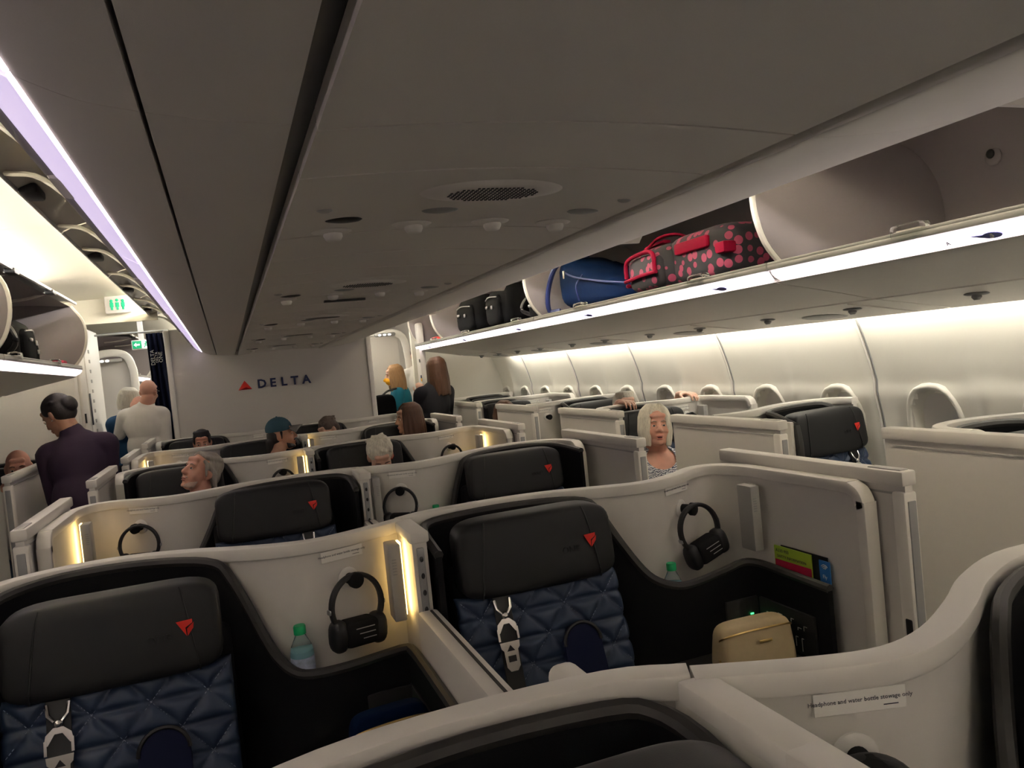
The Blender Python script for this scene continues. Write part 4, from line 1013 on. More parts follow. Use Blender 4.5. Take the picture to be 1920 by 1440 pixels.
def wifi(r):
    Mx = FM((-0.0022, 0.0, 0.098), (0, -1, 0), (0, 0, 1))
    for rad in (0.006, 0.011, 0.016):
        q = MB(); q.tube([Mx @ V(rad * math.cos(a), rad * math.sin(a), 0) for a in [math.radians(d) for d in range(40, 141, 20)]], 0.0014, 5); q.obj('signal_arc', 'placard', r)
    text_obj('lettering', 'Fly', 0.016, FM((-0.0022, 0.0, 0.078), (0, -1, 0), (0, 0, 1)), 'placard', r, 0.0002)
card('green and red safety card tucked behind the console rim', 1.92, 0.82, 0.132, 0.165, 'lime', 1.089, safety)
card('blue wireless card tucked beside the safety card', 1.785, 0.82, 0.125, 0.042, 'cardblue', 1.089, wifi)
card('black folder standing behind the safety card', 1.88, 0.82, 0.134, 0.20, 'black', 1.097)

# ------------------------------------------------------------------ window suites
def window_suite(s, kind, lit, lab):
    r = empty('suite_partition', lab, 'partition'); ZT = 1.255
    if kind == 'W':      # seat by the window, console by the aisle
        pth = smoothpath([(1.70, -0.03, 0), (1.80, -0.06, 0), (1.92, -0.045, 0), (2.02, 0.0, 0), (2.13, 0.045, 0), (2.26, 0.06, 0), (2.40, 0.035, 0), (2.475, -0.03, 0), (2.49, -0.12, 0)], 4)
        ln = [(1.972, -0.28, 1.18), (1.975, -0.14, 1.222), (2.00, -0.06, 1.228), (2.10, -0.005, 1.23), (2.26, 0.015, 1.232), (2.38, -0.005, 1.228), (2.43, -0.05, 1.20)]
        kx, px, lx, lside = 1.85, 1.84, 1.735, -1
    else:                # seat by the aisle, console by the window
        pth = smoothpath([(1.695, -0.14, 0), (1.70, -0.04, 0), (1.76, 0.04, 0), (1.88, 0.07, 0), (2.02, 0.05, 0), (2.14, -0.01, 0), (2.26, -0.05, 0), (2.36, -0.03, 0), (2.44, -0.015, 0), (2.475, -0.06, 0), (2.48, -0.2, 0), (2.48, -0.50, 0)], 4)
        ln = [(1.735, -0.26, 1.20), (1.735, -0.1, 1.222), (1.78, -0.005, 1.23), (1.88, 0.022, 1.232), (2.02, 0.004, 1.23), (2.12, -0.05, 1.21), (2.16, -0.09, 1.12), (2.20, -0.12, 0.99), (2.25, -0.14, 0.93), (2.34, -0.14, 0.92), (2.43, -0.13, 0.925), (2.44, -0.45, 0.92)]
        kx, px, lx, lside = 2.32, 2.28, 2.43, 1
    pm = mir(pth, s); lm = smoothpath(mir(ln, s), 3)
    q = MB(); q.wall(pm, 0.0, ZT - 0.022, 0.026); q.obj('wall_panel', 'cream', r)
    q = MB(); cap_rail(q, pm, ZT)
    if kind != 'W': drop_trim(q, s * 1.695, -0.13, ZT, -1); drop_trim(q, s * 2.48, -0.48, ZT, -1)
    q.obj('cap_rail', 'cap', r)
    q = MB(); q.wall(lm, 0.3, [p.z - 0.006 for p in lm], 0.018); o = q.obj('liner', 'liner', r)
    q = MB(); q.sweep(lm, circ(0.015, 8)); q.obj('liner_rim', 'rim', o)
    if kind == 'W':
        q = MB(); pts = [(s * 1.972, -0.28, 1.18), (s * 1.972, -0.295, 1.10), (s * 1.98, -0.29, 0.95), (s * 2.0, -0.28, 0.5)]; q.sweep(smoothpath(pts, 4), rrect(0.035, 0.03, 0.01, 2), up=(1, 0, 0)); q.obj('liner_edge', 'rim', o)
        q = MB(); q.rbox((s * 1.95, -0.20, 0.60), (0.02, 0.17, 1.2), 0.006); q.obj('side_post', 'cream', r)
    q = MB(); q.rbox((s * (1.83 if kind == 'W' else 2.34), -0.55, 0.34), (0.24, 0.66, 0.68), 0.015); q.obj('console', 'cap' if kind == 'W' else 'rim', r)
    y, a = path_at(pth, kx); hook_on(r, s * kx, y - 0.014, 1.14, s * a)
    y, a = path_at(pth, px); placard_on(r, s * px, y - 0.0165, 1.195, s * a, 0.11)
    lamp_on(r, s * lx, path_at(pth, lx)[0] - 0.07, 1.09, s * lside, lit)
    return r
WIN = [(1.90, 'A', 1), (3.18, 'W', 1), (4.40, 'A', 1), (5.66, 'W', 1), (6.98, 'A', 1), (8.22, 'W', 1)]
for k, (yw, kind, s) in enumerate(WIN):
    nth = ORD[5 - k]
    p = window_suite(1, kind, 0, 'cream partition of the window side suites, %s from the far cream wall' % nth); p.location = (0, yw, 0)
    if kind == 'W': seat_at(2.20, yw, 1, 'black and navy quilted seat by the window side wall, %s from the far cream wall' % nth, 0.10, 1.035)
    else: seat_at(1.965, yw, -1, 'black and navy window side suite seat beside the aisle, %s from the far cream wall' % nth, -0.05, 1.035)
PANELS = [(1.20, 2.07), (2.60, 3.43), (4.00, 4.86), (5.33, 6.18), (6.71, 7.62)]
for k, (a, c) in enumerate(PANELS):
    suite_door(1.655, a, c, 'cream suite door of the window side suites, %s from the white post' % ORD[4 - k], 1.255)
for k in (2, 4):
    yw = WIN[k][0]; headphones(2.32, yw - 0.055, 1.142, 0.0, 'black headphones on a window suite wall, %s suite from the far cream wall' % ORD[5 - k])
WL = [(3.45, 'A'), (4.98, 'W'), (6.30, 'A')]
for k, (yw, kind) in enumerate(WL):
    nth = ORD[2 - k]
    p = window_suite(-1, kind, 0, 'cream partition of the curtain side window suites, %s from the white closet unit' % nth); p.location = (0, yw, 0)
    if kind == 'W': seat_at(-2.20, yw, -1, 'black and navy quilted seat by the curtain side windows, %s from the white closet unit' % nth, -0.10, 1.035)
    else: seat_at(-1.965, yw, 1, 'black and navy curtain side suite seat beside the aisle, %s from the closet unit' % nth, 0.05, 1.035)
for k, (a, c) in enumerate([(3.50, 4.34), (4.90, 5.74)]):
    suite_door(-1.655, a, c, 'cream suite door of the curtain side window suites, %s from the white closet unit' % ORD[1 - k], 1.26)
headphones(-1.85, 4.98 - 0.075, 1.144, 0, 'black headphones on the console wall of a curtain side window suite')
tb = empty('tray_table', 'white tray table in the curtain side window suite beside the aisle', 'table', (-1.79, 4.50, 0))
q = MB(); q.rbox((0, 0, 0.705), (0.22, 0.40, 0.025), 0.01); q.obj('top', 'white', tb)
q = MB(); q.box((0, 0.1, 0.687), (0.06, 0.06, 0.013)); q.obj('hinge', 'greylight', tb)
q = MB(); soft(q, (1.80, 5.42, 0.76), (0.16, 0.10, 0.17), 0.5, 18, 10)
tag(q.obj('purple_pouch', 'purple'), 'purple pouch on the console inside a window side suite', 'pouch')
# ================================================================== PEOPLE
def skinmat(name, c):
    m = mat(name, c, 0.5, noise=0.10, nscale=35, bump=0.05, bscale=400)
    b_ = m.node_tree.nodes['Principled BSDF']; b_.inputs['Subsurface Weight'].default_value = 0.12
    b_.inputs['Subsurface Radius'].default_value = (0.012, 0.005, 0.003)
skinmat('skin_fair', (0.66, 0.40, 0.30)); skinmat('skin_red', (0.64, 0.33, 0.24)); skinmat('skin_tan', (0.52, 0.28, 0.18))
def hairmat(n, c): mat(n, c, 0.55, noise=0.45, nscale=16, bump=0.6, bscale=60, stretch=(9, 9, 1.0))
hairmat('hair_white', (0.62, 0.58, 0.48)); hairmat('hair_grey', (0.36, 0.33, 0.29)); hairmat('hair_dark', (0.014, 0.010, 0.010))
hairmat('hair_brown', (0.085, 0.035, 0.016)); hairmat('hair_blond', (0.34, 0.19, 0.085)); hairmat('hair_ash', (0.46, 0.43, 0.36)); hairmat('hair_mid', (0.10, 0.07, 0.055))
def cloth(n, c): mat(n, c, 0.85, noise=0.10, nscale=12, bump=0.25, bscale=120)
cloth('c_purple', (0.034, 0.016, 0.040)); cloth('c_white', (0.72, 0.69, 0.65)); cloth('c_blue', (0.006, 0.05, 0.13)); cloth('c_teal', (0.0, 0.14, 0.22))
cloth('c_black', (0.010, 0.009, 0.014)); cloth('c_grey', (0.16, 0.16, 0.17)); cloth('c_jeans', (0.12, 0.20, 0.34)); cloth('c_cap', (0.025, 0.075, 0.11)); cloth('c_capdark', (0.16, 0.155, 0.15)); cloth('c_mask', (0.85, 0.42, 0.015))
mat('stubble', (0.50, 0.36, 0.29), 0.8, noise=0.3, nscale=300); mat('lips', (0.46, 0.16, 0.13), 0.4); mat('mouth', (0.10, 0.02, 0.02), 0.5); mat('eyewhite', (0.75, 0.72, 0.68), 0.2); mat('iris', (0.04, 0.05, 0.06), 0.2); mat('brow', (0.09, 0.06, 0.045), 0.8); mat('browgrey', (0.30, 0.24, 0.19), 0.8)

def remesh(name, q, vox, mt, smooth=4, parent=None):
    me = bpy.data.meshes.new('tmp'); me.from_pydata(q.v, [], q.f)
    bm = bmesh.new(); bm.from_mesh(me); bmesh.ops.recalc_face_normals(bm, faces=bm.faces); bm.to_mesh(me); bm.free()
    t = bpy.data.objects.new('tmp', me); COL.objects.link(t)
    md = t.modifiers.new('r', 'REMESH'); md.mode = 'VOXEL'; md.voxel_size = vox; md.adaptivity = 0.0
    if smooth: ms = t.modifiers.new('s', 'SMOOTH'); ms.factor = 0.5; ms.iterations = smooth
    bpy.context.view_layer.update()
    out = bpy.data.meshes.new_from_object(t.evaluated_get(bpy.context.evaluated_depsgraph_get()))
    bpy.data.objects.remove(t); bpy.data.meshes.remove(me)
    out.name = name; out.materials.clear(); out.materials.append(MATS[mt])
    out.polygons.foreach_set('use_smooth', [True] * len(out.polygons))
    o = bpy.data.objects.new(name, out); COL.objects.link(o)
    if parent is not None: o.parent = parent
    return o
def headM(H, yaw, pitch=0, roll=0, sc=0.92):
    return Matrix.Translation(H) @ Matrix.Rotation(math.radians(yaw), 4, 'Z') @ Matrix.Rotation(math.radians(pitch), 4, 'X') @ Matrix.Rotation(math.radians(roll), 4, 'Y') @ Matrix.Scale(sc, 4)
class HQ(MB):                               # primitives given in head space
    def __init__(self, M): super().__init__(); self.M = M
    def e(self, c, r, rot=None, n=18, m=12):
        s = len(self.v); self.ell(c, r, rot, n, m); self.xform(self.M, s); return self
    def c(self, a, b, ra, rb, n=10):
        s = len(self.v); self.caps(a, b, ra, rb, n); self.xform(self.M, s); return self
def head_prims(q, full=1.0, ears=True):
    q.e((0, -0.015, 0.035), (0.076, 0.097, 0.088)); q.e((0, 0.035, -0.030), (0.064 * full, 0.064, 0.086))
    q.e((0, 0.052, -0.094), (0.042 * full, 0.040, 0.034)); q.e((0, 0.02, -0.075), (0.058 * full, 0.055, 0.045))
    for s in (-1, 1):
        q.e((s * 0.036, 0.064, -0.036), (0.028 * full, 0.026, 0.030))
        if ears: q.e((s * 0.079, -0.012, -0.008), (0.010, 0.021, 0.034), Matrix.Rotation(s * 0.25, 3, 'Z')); q.e((s * 0.076, -0.006, -0.034), (0.009, 0.013, 0.012))
        q.e((s * 0.013, 0.104, -0.034), (0.010, 0.011, 0.009))
    q.c((0, 0.094, 0.012), (0, 0.117, -0.028), 0.010, 0.0145); q.c((-0.036, 0.080, 0.026), (0.036, 0.080, 0.026), 0.013, 0.013); q.c((-0.034, 0.072, 0.06), (0.034, 0.072, 0.06), 0.018, 0.018)
    q.e((0, 0.094, -0.064), (0.026, 0.012, 0.008)); q.e((0, 0.092, -0.078), (0.022, 0.012, 0.008)); q.e((0, 0.088, -0.104), (0.018, 0.014, 0.016))
def face_parts(o, M, brow='brow', mouth=0.0, eyes=True, look=(0, 0)):
    if eyes:
        for s in (-1, 1):
            q = HQ(M); q.e((s * 0.031, 0.0905, 0.000), (0.0125, 0.0065, 0.0048), n=12, m=8); ey = q.obj('eye', 'eyewhite', o)
            q = HQ(M); q.e((s * 0.031 + look[0], 0.0955, 0.000 + look[1]), (0.0062, 0.0028, 0.0060), n=10, m=6); q.obj('iris', 'iris', ey)
            q = HQ(M); q.c((s * 0.018, 0.0955, 0.0058), (s * 0.044, 0.0890, 0.0048), 0.0036, 0.0034, 8); q.obj('eyelid', 'skin_red', ey)
            q = HQ(M); q.c((s * 0.015, 0.0962, 0.0245), (s * 0.030, 0.0950, 0.0285), 0.0026, 0.0032, 8); q.c((s * 0.030, 0.0950, 0.0285), (s * 0.047, 0.0845, 0.0215), 0.0032, 0.0020, 8); q.obj('eyebrow', brow, o)
    q = HQ(M); q.e((0, 0.1005, -0.0640), (0.0225, 0.0075, 0.0048), n=14, m=8); q.e((0, 0.0990, -0.0760 - mouth), (0.0190, 0.0075, 0.0052), n=14, m=8); lp = q.obj('lips', 'lips', o)
    if mouth: q = HQ(M); q.e((0, 0.1015, -0.0700 - mouth / 2), (0.0165, 0.0045, 0.0030 + mouth / 2), n=12, m=8); q.obj('mouth_opening', 'mouth', lp)
def hand_prims(q, wrist, fd, pn, side, curl=0.5, sc=1.0, spread=0.09):
    w_, f, p = Vector(wrist), Vector(fd).normalized(), Vector(pn).normalized()
    p = (p - f * p.dot(f)).normalized(); l = f.cross(p).normalized() * side      # l points to the thumb side
    Mx = Matrix((l, f, p)).transposed()
    q.ell(w_ + f * 0.048 * sc, (0.038 * sc, 0.052 * sc, 0.015 * sc), Mx, 14, 10); q.caps(w_ - f * 0.02, w_ + f * 0.03 * sc, 0.026 * sc, 0.024 * sc)
    for k, (off, ln) in enumerate(((0.033, 0.074), (0.011, 0.084), (-0.011, 0.078), (-0.033, 0.060))):
        b_ = w_ + f * (0.088 - 0.004 * abs(k - 1)) * sc + l * off * sc; d = (f + l * off * spread * 14 * 0.3).normalized(); a = 0.0
        for j, fr in enumerate((0.42, 0.32, 0.26)):
            a += curl * (0.7, 1.0, 0.7)[j]
            dd = (d * math.cos(a) + p * math.sin(a)).normalized(); e = b_ + dd * ln * fr * sc
            q.caps(b_, e, (0.0090 - 0.0006 * j) * sc, (0.0084 - 0.0006 * j) * sc, 8); b_ = e
    b_ = w_ + f * 0.030 * sc + l * 0.030 * sc; d = (f * 0.6 + l * 0.7 + p * 0.35).normalized()
    e = b_ + d * 0.038 * sc; q.caps(b_, e, 0.0125 * sc, 0.0105 * sc, 8); d2 = (f * 0.85 + l * 0.2 + p * 0.5 * (0.5 + curl)).normalized(); q.caps(e, e + d2 * 0.034 * sc, 0.0105 * sc, 0.0085 * sc, 8)
def limb(q, a, b, c, r): q.caps(a, b, r[0], r[1], 14); q.caps(b, c, r[1], r[2], 14)
def person(label, H, yaw, pitch=0, roll=0, skin='skin_fair', chest=None, pelvis=None, shw=0.18, tilt=(1, 0, 0), elbows=None, wrists=None, hands=None, knees=None, ankles=None,
           shirt='c_grey', pants='c_grey', vox=0.0075, collar=0, girth=1.0, full=1.0, neck_open=0.0, sleeves=1.0, face=None, brow='brow', hair=None, hairmt='hair_dark', ears=True, sc=0.92, hvox=0.006):
    M = headM(Vector(H), yaw, pitch, roll, sc)
    q = HQ(M); head_prims(q, full, ears)
    C, P = Vector(chest), Vector(pelvis); ax = Vector(tilt).normalized()           # ax: person's shoulder line direction
    upv = (C - P).normalized(); fw = ax.cross(upv).normalized() ; Mt = Matrix((ax, upv.cross(ax).normalized(), upv)).transposed()
    nb = C + upv * 0.150
    q.caps(M @ Vector((0, -0.018, -0.06)), nb, 0.056 * (0.5 + full * 0.5), 0.062, 14)
    def torso(b, g):
        b.ell(C + upv * 0.02, ((shw - 0.015) * girth + g, 0.115 * girth + g, 0.20 + g), Mt, 22, 14); b.ell(C.lerp(P, 0.5), (0.145 * girth + g, 0.110 * girth + g, 0.19 + g), Mt, 20, 12)
        b.ell(P, (0.165 * girth + g, 0.125 * girth + g, 0.14 + g), Mt, 20, 12)
        b.caps(C + upv * 0.105 - ax * shw * 0.92, C + upv * 0.105 + ax * shw * 0.92, 0.062 + g, 0.062 + g, 14)
        for s in (-1, 1): b.caps(nb - upv * 0.01, C + upv * 0.115 + ax * s * shw * 0.9, 0.052 + g, 0.055 + g, 12)
    torso(q, 0)
    SH = [C + upv * 0.100 + ax * s * shw for s in (-1, 1)]
    for k in (0, 1):
        if elbows: limb(q, SH[k], Vector(elbows[k]), Vector(wrists[k]), (0.052, 0.042, 0.028))
        if hands and hands[k]: hand_prims(q, wrists[k], *hands[k])
        hp = P + ax * (-1, 1)[k] * 0.095 - upv * 0.04
        limb(q, hp, Vector(knees[k]), Vector(ankles[k]), (0.082, 0.060, 0.042))
        an = Vector(ankles[k]); fwd = Vector((Vector(knees[k]).x - P.x, Vector(knees[k]).y - P.y, 0)); fwd = fwd.normalized() if fwd.length > 0.12 else -fw * -1
        q.caps(an + Vector((0, 0, -0.035)), an + fwd * 0.15 + Vector((0, 0, -0.05)), 0.040, 0.034, 10)
    o = remesh('person', q, vox, skin, 5)
    tag(o, label, 'person')
    # clothes
    q = MB(); torso(q, 0.012)
    if collar: q.caps(nb - upv * 0.04, nb + (M @ Vector((0, -0.018, -0.06)) - nb) * collar, 0.082, 0.072, 16)
    for k in (0, 1):
        if elbows and sleeves > 0:
            e, wv = Vector(elbows[k]), Vector(wrists[k])
            if sleeves >= 1: limb(q, SH[k], e, e.lerp(wv, 0.93), (0.066, 0.056, 0.040))
            else: q.caps(SH[k], SH[k].lerp(e, sleeves), 0.068, 0.062, 14)
    s = remesh('top', q, 0.010, shirt, 5, o)
    if neck_open:
        hv = (M.to_3x3() @ Vector((0, 1, 0))); hv.z = 0; hv.normalize()
        cN = nb + hv * 0.060 - Vector((0, 0, 0.005))
        q = MB(); q.ell(cN, (neck_open * 0.92, neck_open * 0.95, neck_open * 0.82), Matrix.Rotation(math.atan2(-hv.x, hv.y), 3, 'Z'), 40, 24)
        cut = q.obj('cut', 'cream'); md = s.modifiers.new('b', 'BOOLEAN'); md.operation = 'DIFFERENCE'; md.object = cut; md.solver = 'EXACT'
        bpy.context.view_layer.update()
        nm = bpy.data.meshes.new_from_object(s.evaluated_get(bpy.context.evaluated_depsgraph_get()))
        s.modifiers.clear(); s.data = nm; bpy.data.objects.remove(cut)
        nm.materials.clear(); nm.materials.append(MATS[shirt])
    q = MB(); q.ell(P, (0.165 * girth + 0.018, 0.125 * girth + 0.018, 0.13), Mt, 20, 12)
    for k in (0, 1):
        hp = P + ax * (-1, 1)[k] * 0.095 - upv * 0.04; limb(q, hp, Vector(knees[k]), Vector(ankles[k]), (0.096, 0.074, 0.058))
    remesh('trousers', q, 0.014, pants, 4, o)
    if hair:
        q = HQ(M); hair(q); remesh('hair', q, hvox, hairmt, 2, o)
    if face is not None: face_parts(o, M, brow, **face)
    return o, M
def seated(H, yaw_b, seat_y, seat_x):
    """joint set for somebody sitting and facing the viewer (body faces -y)"""
    P = (seat_x, seat_y - 0.53, 0.632); C = ((H[0] + seat_x) / 2, min(H[1] + 0.02, seat_y - 0.43), H[2] - 0.33)
    kx = 0.11
    return dict(chest=C, pelvis=P, tilt=(1, 0, 0), elbows=((C[0] - 0.195, C[1] - 0.08, C[2] - 0.17), (C[0] + 0.195, C[1] - 0.08, C[2] - 0.17)),
                wrists=((C[0] - 0.10, C[1] - 0.30, 0.735), (C[0] + 0.10, C[1] - 0.30, 0.735)),
                hands=(((0.6, -0.8, 0), (0, 0, -1), 1, 0.35), ((-0.6, -0.8, 0), (0, 0, -1), -1, 0.35)),
                knees=((P[0] - kx, P[1] - 0.45, 0.585), (P[0] + kx, P[1] - 0.45, 0.585)), ankles=((P[0] - kx, P[1] - 0.47, 0.10), (P[0] + kx, P[1] - 0.47, 0.10)))
# ---- hair styles (head space, face towards +y)
def h_short(q, v=0.0):
    q.e((0, -0.030, 0.046), (0.084, 0.096, 0.086)); q.e((0, -0.05, 0.0), (0.080, 0.066, 0.080))
    for s in (-1, 1): q.e((s * 0.068, 0.012, 0.035), (0.015, 0.040, 0.045))
    for k in range(9): a = -1.2 + k * 0.3; q.c((0.060 * math.sin(a), 0.060 * math.cos(a) - 0.01, 0.105), (0.066 * math.sin(a), 0.085 * math.cos(a) - 0.012, 0.075), 0.020, 0.012)
def h_swept(q):                       # swept back, fuller at nape, ear showing
    q.e((0, -0.040, 0.050), (0.083, 0.092, 0.085)); q.e((0, -0.075, -0.01), (0.074, 0.050, 0.075))
    for k in range(11):
        x = -0.06 + 0.012 * k; q.c((x, 0.052 - abs(x) * 0.3, 0.108 - abs(x) * 0.35), (x * 1.25, -0.06, 0.125 - abs(x) * 0.5), 0.012, 0.014)
    for s in (-1, 1):
        for k in range(5): q.c((s * 0.074, 0.045 - 0.012 * k, 0.060 - 0.006 * k), (s * 0.083, -0.045 - 0.008 * k, 0.005 - 0.020 * k), 0.012, 0.012)
        q.c((s * 0.080, 0.030, 0.035), (s * 0.083, 0.010, -0.022), 0.010, 0.007)
def h_fluffy(q):
    q.e((0, -0.020, 0.055), (0.090, 0.100, 0.085)); q.e((0, -0.055, 0.0), (0.086, 0.066, 0.085))
    rnd = random.Random(3)
    for k in range(46):
        a = rnd.uniform(0, 2 * PI); t = rnd.uniform(0.1, 1.25)
        p = Vector((0.086 * math.sin(t) * math.cos(a), -0.02 + 0.094 * math.sin(t) * math.sin(a), 0.05 + 0.084 * math.cos(t)))
        if p.y > 0.06 and p.z < 0.09: continue
        d = (p - Vector((0, -0.02, 0.03))).normalized(); e = p + d * 0.012 + Vector((rnd.uniform(-.02, .02), rnd.uniform(-.02, .03), -0.015)); q.c(p, e, 0.016, 0.009, 8)
def strands(q, L, phi0, n, rnd, flare=1.08, r=0.017, inw=0.0, short=None):
    def P(th, ph): return Vector((0.086 * math.sin(th) * math.sin(ph), -0.020 + 0.100 * math.sin(th) * math.cos(ph), 0.046 + 0.086 * math.cos(th)))
    for k in range(n):
        ph = phi0 + (2 * PI - 2 * phi0) * k / (n - 1)
        side = 1 if ph < PI else -1
        ps = [Vector((side * 0.010, -0.01, 0.128)), P(0.5, ph), P(1.0, ph), P(1.45, ph)]
        e = P(1.5, ph); lf = L * (1.0 - 0.10 * rnd.random()); f = flare * (1 + 0.04 * rnd.uniform(-1, 1))
        ps += [Vector((e.x * f, (e.y + 0.02) * f - 0.02, 0.046 - (lf + 0.046) * 0.5)), Vector((e.x * f * (1 - inw), (e.y + 0.02) * f * (1 - inw) - 0.02, -lf))]
        rr = [r * 0.6, r, r, r, r * 1.0, r * 0.55]
        for i in range(len(ps) - 1): q.c(ps[i], ps[i + 1], rr[i], rr[i + 1], 8)
def h_bob(L=0.10, fringe=True, phi0=0.85):
    def f(q):
        rnd = random.Random(5)
        q.e((0, -0.024, 0.048), (0.084, 0.096, 0.086)); q.e((0, -0.055, -0.01), (0.074, 0.052, 0.075))
        strands(q, L, phi0, 26, rnd, 1.10, 0.018, 0.06)
        if fringe:
            for k in range(9):
                x = 0.02 - 0.011 * k; q.c((0.015, 0.02, 0.130), (x, 0.066 - abs(x) * 0.2, 0.100 - abs(x) * 0.1), 0.014, 0.011); q.c((x, 0.066 - abs(x) * 0.2, 0.100 - abs(x) * 0.1), (x * 1.25 - 0.006, 0.076 - abs(x) * 0.35, 0.070 - abs(x) * 0.35), 0.011, 0.005)
    return f
def h_long(L=0.30, phi0=0.72):
    def f(q):
        rnd = random.Random(9)
        q.e((0, -0.024, 0.048), (0.084, 0.097, 0.086)); q.e((0, -0.060, -0.03), (0.070, 0.046, 0.09))
        strands(q, L, phi0, 28, rnd, 1.10, 0.0175, -0.02)
    return f
def h_bun(q):
    q.e((0, -0.026, 0.052), (0.091, 0.104, 0.090)); q.e((0, -0.055, 0.0), (0.086, 0.072, 0.085)); q.e((0, -0.122, 0.010), (0.056, 0.040, 0.058))
    for k in range(7): a = k * 2 * PI / 7; q.c((0.03 * math.cos(a), -0.135, 0.01 + 0.034 * math.sin(a)), (0.03 * math.cos(a + 1.2), -0.140, 0.01 + 0.034 * math.sin(a + 1.2)), 0.015, 0.015)
    for k in range(9): x = -0.07 + 0.0175 * k; q.c((x, 0.045 - abs(x) * 0.4, 0.105 - abs(x) * 0.5), (x * 1.2, -0.07, 0.10 - abs(x) * 0.6), 0.013, 0.013)

# ---- seated people
H = (-0.665, 4.72, 1.160)
o, M = person('grey haired man with short beard in a centre seat looking up towards the curtain', H, 126, 24, -6, 'skin_red', **seated(H, 0, 5.06, -0.785), shirt='c_grey', vox=0.006, face=dict(look=(-0.003, 0.002)), brow='browgrey', hair=h_swept, hairmt='hair_grey')
q = HQ(M)
for k in range(9): a = -1.2 + 0.3 * k; q.c((0.050 * math.sin(a), 0.030 + 0.058 * math.cos(a), -0.098 - 0.012 * math.cos(a)), (0.056 * math.sin(a), 0.022 + 0.050 * math.cos(a), -0.070), 0.010, 0.008)
q.c((-0.024, 0.094, -0.056), (0.024, 0.094, -0.056), 0.007, 0.007); remesh('beard', q, 0.005, 'stubble', 3, o)
H = (0.355, 4.70, 1.108)
person('white haired person bowing the head in a centre seat', H, 178, -38, 4, 'skin_fair', **seated(H, 0, 5.06, 0.285), shirt='c_grey', face={}, hair=h_fluffy, hairmt='hair_white')
H = (-0.135, 6.05, 1.225)
o, M = person('bearded man in a blue baseball cap facing the window side aisle', H, -98, 4, 4, 'skin_tan', **seated(H, 0, 6.40, -0.41), shirt='c_black', vox=0.006, face=dict(mouth=0.004), hair=lambda q: (q.e((0, -0.045, 0.0), (0.080, 0.070, 0.085)), q.c((0.05, -0.085, -0.04), (0.055, -0.10, -0.12), 0.03, 0.02), q.c((-0.05, -0.085, -0.04), (-0.055, -0.10, -0.12), 0.03, 0.02), q.c((0, -0.095, -0.04), (0, -0.11, -0.13), 0.035, 0.025), q.c((0.070, 0.012, 0.03), (0.070, 0.006, -0.02), 0.012, 0.008), q.c((-0.070, 0.012, 0.03), (-0.070, 0.006, -0.02), 0.012, 0.008)), hairmt='hair_dark')
q = HQ(M)
for k in range(9): a = -1.25 + 0.31 * k; q.c((0.052 * math.sin(a), 0.030 + 0.060 * math.cos(a), -0.105), (0.058 * math.sin(a), 0.024 + 0.050 * math.cos(a), -0.066), 0.010, 0.006)
q.c((-0.024, 0.098, -0.054), (0.024, 0.098, -0.054), 0.006, 0.006); remesh('beard', q, 0.005, 'hair_dark', 3, o)
q = HQ(M); q.e((0, -0.010, 0.052), (0.089, 0.108, 0.100), n=24, m=14)
q.v = [tuple(M @ Vector((p.x, p.y, max(p.z, 0.040 + 0.10 * (p.y < -0.2))))) for p in [M.inverted() @ Vector(v) for v in q.v]]
cp = q.obj('cap', 'c_cap', o, 60)
q = HQ(M); s = len(q.v)
def brim(u, v): a = (u - 0.5) * 2.2; r0, r1 = 0.085, 0.182 - 0.025 * abs(a); r = r0 + (r1 - r0) * v; return (math.sin(a) * 0.078 * (1 + 0.05 * v), 0.055 + (math.cos(a) * 0.5 + 0.5) * (r - 0.055), 0.062 - 0.004 * v - 0.042 * a * a * (0.3 + 0.7 * v))
q.grid(brim, 16, 6); q.xform(M); bo = q.obj('cap_brim', 'c_capdark', cp); md = bo.modifiers.new('s', 'SOLIDIFY'); md.thickness = 0.007
q = HQ(M); q.e((0, -0.010, 0.153), (0.008, 0.008, 0.005), n=10, m=6); q.obj('cap_button', 'c_cap', cp)
H = (0.850, 6.06, 1.232)
person('woman with long brown hair turned towards the man in the cap', H, 98, -2, 2, 'skin_tan', **seated(H, 0, 6.40, 0.75), shirt='c_black', vox=0.006, face={}, hair=h_long(0.24), hairmt='hair_brown')
H = (-0.735, 7.44, 1.150)
person('dark haired man seated in the row before the bulkhead', H, 178, -8, 0, 'skin_red', **seated(H, 0, 7.74, -0.785), shirt='c_grey', face={}, hair=h_short, hairmt='hair_dark')
H = (0.38, 7.42, 1.125)
person('person with tousled grey brown hair in the row before the bulkhead', H, 120, -25, 10, 'skin_fair', **seated(H, 0, 7.74, 0.285), shirt='c_grey', face={}, hair=h_fluffy, hairmt='hair_mid')
H = (-1.785, 5.76, 1.240)
person('bald man seated behind the curtain side suite door', H, 188, -6, 0, 'skin_red', **{**seated(H, 0, 6.24, -1.96), 'chest': (-1.925, 5.78, 0.90), 'elbows': ((-2.12, 5.70, 0.74), (-1.765, 5.68, 0.74)), 'wrists': ((-2.03, 5.48, 0.735), (-1.86, 5.48, 0.735)), 'shw': 0.165}, shirt='c_white', pants='c_jeans', vox=0.006, face=dict(look=(0, -0.003)))
H = (1.795, 3.86, 1.158)
